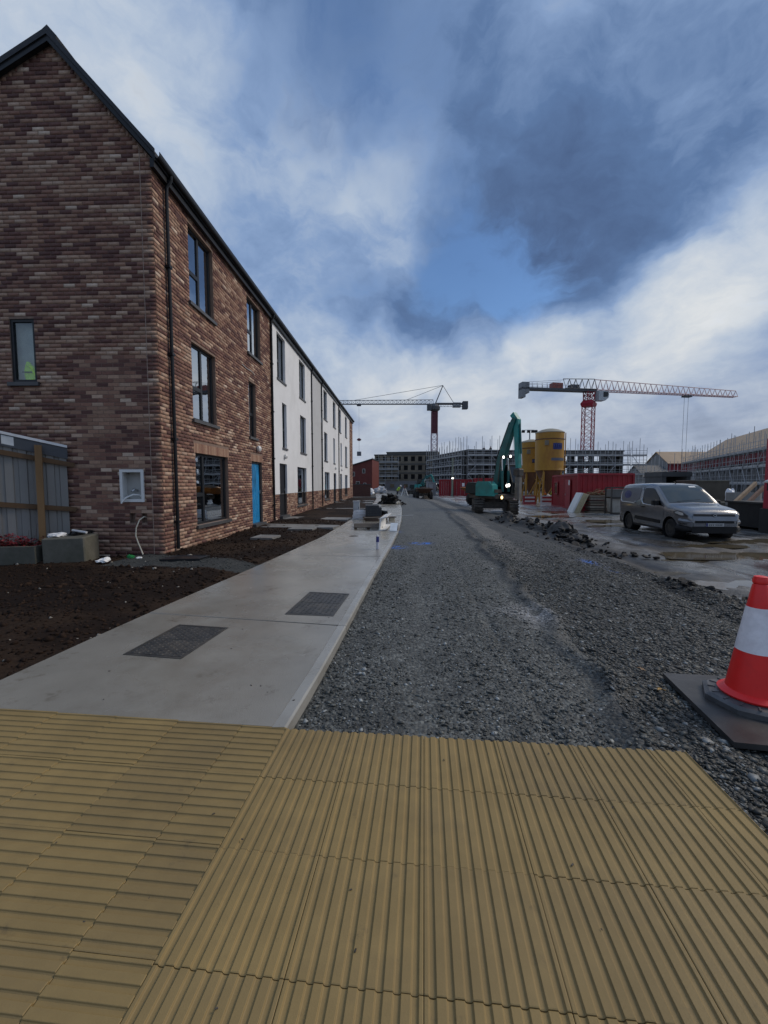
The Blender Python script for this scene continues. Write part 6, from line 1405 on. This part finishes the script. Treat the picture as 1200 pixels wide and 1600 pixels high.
# red brick building and wall at the end of the terrace
t = thing('brick_building', 'dark red clad building with a sloping roof beyond the terrace', 'building', (-8.5,84,-.6), R(-8)); m = MB(); m.prism([(0,0),(6.2,0),(6.2,6.7),(0,4.9)], 0, 9, 'y'); m.build('wall', M('dark_red_clad', (.12,.022,.016), .7, var=.15, vs=1), t); m = MB(); m.prism([(-.2,4.86),(6.3,6.75),(6.3,6.95),(-.2,5.06)], -.2, 9.2, 'y'); m.build('roof', roof_m, t)
for x, z, w in ((4.2,4.0,.6),(4.4,1.2,.6),(1.5,3.4,1.2),(2.9,1.5,.8)): q = MB(); q.box(x,x+w,-.05,-.004,z,z+.9); k = q.build('window', M('pale_frame', (.4,.38,.35), .5), t); MB().box(x+.08,x+w-.08,-.06,-.051,z+.08,z+.82).build('pane', dkg, k)
t = thing('brick_wall', 'low brown brick wall closing the last garden', 'wall', (-5.5,47,-.1), R(4)); MB().box(0,4.0,0,.22,0,1.35).build('wall', M('brown_brick_far', (.10,.045,.035), .85, var=.35, vs=7), t); MB().box(-.03,4.03,-.03,.25,1.351,1.43).build('coping', sill_m, t)
# ---- materials stacked between the red cabin and the van
t = thing('insulation_boards', 'white boards leaning against the red cabin', 'boards', (11.95,26.4,-.46), R(-8)); 
for k in range(4): MB().prism([(-.05+k*.13,0),(.06+k*.13,0),(.62+k*.12,1.28-k*.03),(.51+k*.12,1.28-k*.03)], -.15+k*.02, .95, 'y').build('board', (wp, M('cream_foam', (.52,.44,.27), .8), M('cream_foam', (.52,.44,.27), .8), M('cream_foam', (.52,.44,.27), .8))[k], t)
t = thing('formwork_stack', 'stack of grey formwork panels topped with scrap timber', 'stack', (12.95,26.0,-.46), R(-6))
for k in range(7): MB().box(-.05+.03*(k%2),1.15+.04*(k%3),0,.9,k*.165+.02*(k%2),k*.165+.13).build('panel', M('formwork_%d' % (k%3), ((.20,.17,.13),(.13,.11,.085),(.24,.215,.18))[k%3], .8, var=.3), t)
g3 = random.Random(12); m = MB()
for i in range(40): c = Vector((g3.uniform(0,1.1),g3.uniform(.1,.8),1.18+g3.random()**2*.35)); dd = Vector((g3.uniform(-1,1),g3.uniform(-1,1),g3.uniform(-.3,.3)))*.25; m.bar(c-dd, c+dd, g3.uniform(.03,.1), .04)
tag(m.build('scrap', M('scrap_timber', (.22,.14,.075), .85, var=.6, vs=3), t), kind='stuff')
t = thing('site_bin', 'dirty pale bin with a frame, behind the van tail', 'bin', (13.35,24.2,-.43), R(-10)); m = MB(); m.prism([(0,.15),(1.0,.15),(1.15,.95),(-.1,.95)], 0, .9, 'y'); m.build('tub', M('dirty_pale', (.33,.31,.27), .8, dirt=(.12,.1,.08), damt=.8), t)
m = MB(); [m.bar((x,y,0),(x,y,1.6),.07) for x in (-.12,1.15) for y in (-.05,.95)]; [m.bar((-.12,y,z),(1.15,y,z),.07) for y in (-.05,.95) for z in (.1,1.0,1.6)]; m.build('frame', iron, t); MB().box(-.1,1.1,0,.9,1.05,1.5).build('crate', M('grey_crate', (.13,.125,.115), .8), t)
t = thing('pipe_coil', 'red pipe bent over beside the formwork stack', 'pipe', (14.7,26.2,-.46)); MB().path([(-.6,0,1.0),(-.4,0,1.35),(0,0,1.55),(.4,0,1.6),(.7,0,1.5)], .05, 8).build('pipe', redp, t, True); MB().bar((-.6,0,0),(-.6,0,1.0),.06).build('stake', iron, t)
t = thing('concrete_tank', 'dark precast concrete box behind the van bonnet', 'concrete box', (19.4,26,-.45), R(-5)); m = MB(); m.box(0,2.0,0,.15,0,2.0); m.box(0,2.0,1.7,1.85,0,2.0); m.box(0,.15,.151,1.699,0,1.999); m.box(1.85,2.0,.151,1.699,0,1.999); m.build('box', M('dark_precast', (.07,.06,.045), .9, var=.3, vs=1.5), t); MB().box(-.04,2.04,-.04,1.9,2.001,2.06).build('rim', M('precast_rim', (.16,.15,.12), .9), t)
crumple('bulk_bag', 'white bag with blue print behind the van', 'bag', (19.65,23.6,.35), (.22,.2,.46), bagw, 60)
block('concrete_block', 'mossy concrete block carrying the white bag behind the van', (19.9,23.7,-.45), .1, 1.4, 1.0, .8)
t = thing('manhole_ring', 'grey concrete manhole rings stacked behind the van nose', 'concrete rings', (19.0,22.0,-.45))
for k in range(2): MB().lathe([(.62,k*.72),(.72,k*.72),(.72,k*.72+.66),(.62,k*.72+.66),(.62,k*.72)], n=28).build('ring', M('grey_precast', (.22,.215,.2), .85, var=.2, vs=2), t, True)
for k, (a, b, lab) in enumerate((((14.6,17.3,.62),(16.4,18.4,1.42),'upper timber beam propped behind the black skip'),((15.0,17.2,.55),(16.6,18.2,1.25),'lower timber beam under the propped beam'))):
    m = MB(); m.bar(a, b, .10, .16); tag(m.build('timber_beam', M('beam_wood_%d' % k, ((.26,.18,.11),(.14,.075,.05))[k], .8, var=.3, vs=4)), lab, 'beam', 'propped beams')
t = thing('steel_skip', 'black steel skip at the right edge beside the van', 'skip', (14.35,15.5,-.42), R(-4)); m = MB(); m.prism([(0,.12),(3.0,.12),(3.2,1.05),(-.02,1.05)], 0, 2.0, 'y'); m.build('tub', M('black_steel', (.016,.016,.017), .55, var=.4, vs=3), t); MB().box(-.08,3.25,-.08,2.08,1.051,1.12).build('rim', M('skip_rim', (.03,.03,.03), .6), t); MB().box(.05,3.0,.0,.25,0,.115).build('sleeper', M('dark_timber', (.07,.045,.03), .8), t); MB().box(.05,3.0,1.6,1.9,0,.115).build('sleeper', M('dark_timber', (.07,.045,.03), .8), t)
t = thing('work_light', 'white oval work light on the rim of the black skip', 'lamp', (14.95,15.6,.70)); m = MB(); m.lathe([(.02,-.05),(.15,-.04),(.18,.0),(.15,.04),(.02,.05)], n=20); m.v = [(x, z, .09+y*.5) for x, y, z in m.v]; m.build('housing', wp, t, True); MB().box(-.05,.05,-.04,.04,-.005,.03).build('foot', black_p, t); MB().path([(-.12,0,.16),(0,0,.24),(.12,0,.16)], .03, 8).build('hood', black_p, t, True)
t = thing('red_machine_mast', 'red steel machine mast cut by the right edge of the picture', 'machine mast', (13.96,14.9,.5), R(-5)); m = MB(); m.box(0,.5,0,.45,.0,2.55); m.build('mast', M('machine_red', (.36,.008,.03), .4, var=.1), t); m = MB(); m.box(-.06,.56,-.06,.51,-.95,-.001); m.build('base', M('machine_dark', (.03,.03,.03), .6), t); m = MB(); m.lathe([(.02,-.06),(.10,-.03),(.11,.03),(.02,.07)], n=16); m.v = [(x-.14, y+.1, z+.98) for x, y, z in m.v]; m.build('beacon', wp, t, True); MB().bar((-.14,.1,.7),(-.14,.1,.92),.04).build('beacon_stalk', black_p, t); MB().bar((-.16,.1,.68),(.0,.1,.68),.05).build('beacon_arm', black_p, t)
# barriers
bar_w = M('barrier_white', (.5,.48,.46), .5, dirt=(.25,.2,.18)); bar_r = M('barrier_red', (.26,.02,.022), .5, dirt=(.12,.03,.03))
for k, (x, y, a, lab) in enumerate(((12.1,36.2,4,'left red and white plastic barrier below the silos'),(13.5,35.9,-6,'right red and white plastic barrier below the silos'))):
    t = thing('plastic_barrier', lab, 'barrier', (x,y,-.5), R(a), 'barriers below the silos'); m = MB(); m.prism([(-.22,0),(.22,0),(.10,.35),(.08,.85),(-.08,.85),(-.10,.35)], 0, 1.1, 'x'); m.build('shell', bar_r if k == 0 else bar_w, t)
    for z in (.3,.62): MB().box(.12,.98,-.135,-.10,z,z+.14).build('band', bar_w if k == 0 else bar_r, t)
crumple('rubble_sack', 'pale sacks heaped between the barrier and the red cabin', 'sack', (14.6,36.4,-.5), (.55,.4,.55), M('dirty_sack', (.45,.42,.36), .8), 71)
# tripod
t = thing('survey_tripod', 'surveying tripod with white legs on the far road', 'tripod', (2.62,53.2,-.5))
for a in (200, 340, 90): MB().bar((.10*math.cos(R(a)),.10*math.sin(R(a)),1.25),(.58*math.cos(R(a)),.58*math.sin(R(a)),0),.075).build('leg', wp, t)
m = MB(); m.lathe([(.12,1.25),(.13,1.32),(.07,1.34),(.08,1.55),(.03,1.6)], n=14); m.build('instrument', M('dull_red_case', (.12,.03,.03), .5), t)
# ---- people in hi-vis
def worker(label, loc, rz, vest, bend=0., trousers=(.03,.035,.05), helmet=(.6,.6,.58), sc=1.0):
    t = thing('person', label, 'person', loc, rz); t.scale = (sc,)*3
    B = Matrix.Translation((0,0,.95)) @ Matrix.Rotation(bend, 4, 'X') @ Matrix.Translation((0,0,-.95))
    up = lambda x, y, z: tuple(B @ Vector((x, y, z)))
    J = [(0,0,.95),up(0,0,1.15),up(0,.01,1.38),up(0,.0,1.5),up(0,-.02,1.62),up(0,-.01,1.74)]
    R_ = [.15,.14,.16,.065,.095,.085]; Ed = [(0,1),(1,2),(2,3),(3,4),(4,5)]
    def add(par, pts, rs):
        p = par
        for q, r in zip(pts, rs): J.append(q); R_.append(r); Ed.append((p, len(J)-1)); p = len(J)-1
        return p
    for s in (-1, 1):
        k = add(0, [(s*.10,-.01,.88),(s*.12,-.03+.1*bend,.48),(s*.12,.04,.09)], [.10,.065,.05]); add(k, [(s*.13,-.10,.04)], [.045])
        k = add(2, [up(s*.20,0,1.40),up(s*.25,-.04,1.14),up(s*.24,-.18,.93)], [.07,.05,.04]); 
        for f in range(5): add(k, [up(s*(.24+.02*(f-2)),-.23-.01*(f%3),.86+.01*f)], [.011])
    me = bpy.data.meshes.new('body'); me.from_pydata(J, Ed, []); me.update(); o = ob('body', me, t)
    md = o.modifiers.new('skin', 'SKIN')
    for i, sv in enumerate(me.skin_vertices[0].data): sv.radius = (R_[i], R_[i]*.85 if i < 3 else R_[i]); sv.use_root = i == 0
    sb = o.modifiers.new('sub', 'SUBSURF'); sb.levels = 1; sb.render_levels = 2
    dg = bpy.context.evaluated_depsgraph_get(); nm = bpy.data.meshes.new_from_object(o.evaluated_get(dg)); o.modifiers.clear(); o.data = nm
    nm.materials.clear(); nm.materials.append(M('work_trousers', trousers, .8)); nm.materials.append(M('skin', (.36,.20,.14), .6)); nm.materials.append(M('vest_%g' % vest[0], vest, .6))
    Bi = B.inverted()
    for p in nm.polygons:
        c = Bi @ p.center; p.use_smooth = True
        if c.z > 1.5 or (abs(c.x) > .2 and c.y < -.15): p.material_index = 1
        elif c.z > .95 and p.center.z > .8: p.material_index = 2
    v = MB(); v.T = B; n = 16; vs2 = []; pr = [(.90,.175,.145),(1.05,.172,.14),(1.25,.19,.15),(1.40,.20,.145),(1.46,.12,.10)]
    for z, a, b in pr: vs2 += [(a*math.cos(6.2832*i/n), b*math.sin(6.2832*i/n), z) for i in range(n)]
    v.add(vs2, [(j*n+i, j*n+(i+1)%n, (j+1)*n+(i+1)%n, (j+1)*n+i) for j in range(4) for i in range(n)]); ve = v.build('vest', M('vest_%g' % vest[0], vest, .6), t, True)
    v = MB(); v.T = B; v.lathe([(.186,1.10),(.19,1.16)], n=16); v.f = v.f[:-2]; v.v = [(x, y*.82, z) for x, y, z in v.v]; v.build('reflective_band', M('grey_band', (.45,.46,.47), .4), ve)
    h = MB(); h.T = B @ Matrix.Translation((0,-.015,1.72)); h.lathe([(.15,.0),(.125,.005),(.118,.06),(.08,.11),(.02,.13)], n=16); h.build('helmet', M('helmet', helmet, .4), t, True)
    return t
lime = (.42,.68,.03); org = (.75,.20,.02)
worker('worker in an orange hi-vis jacket below the small silo', (14.9,38.6,-.5), R(20), org, .25)
worker('worker in lime hi-vis between the silo legs', (15.75,39.4,-.5), R(-30), lime, .2)
worker('worker in lime hi-vis beside the far tripod', (1.95,60,-.5), R(60), lime, .7)
worker('left of two dark workers standing on the top scaffold platform', (20.3,85.28,7.12), R(10), (.05,.05,.055), .15)
worker('right of two dark workers standing on the top scaffold platform', (21.7,85.37,7.12), R(-20), (.06,.055,.05), .0)
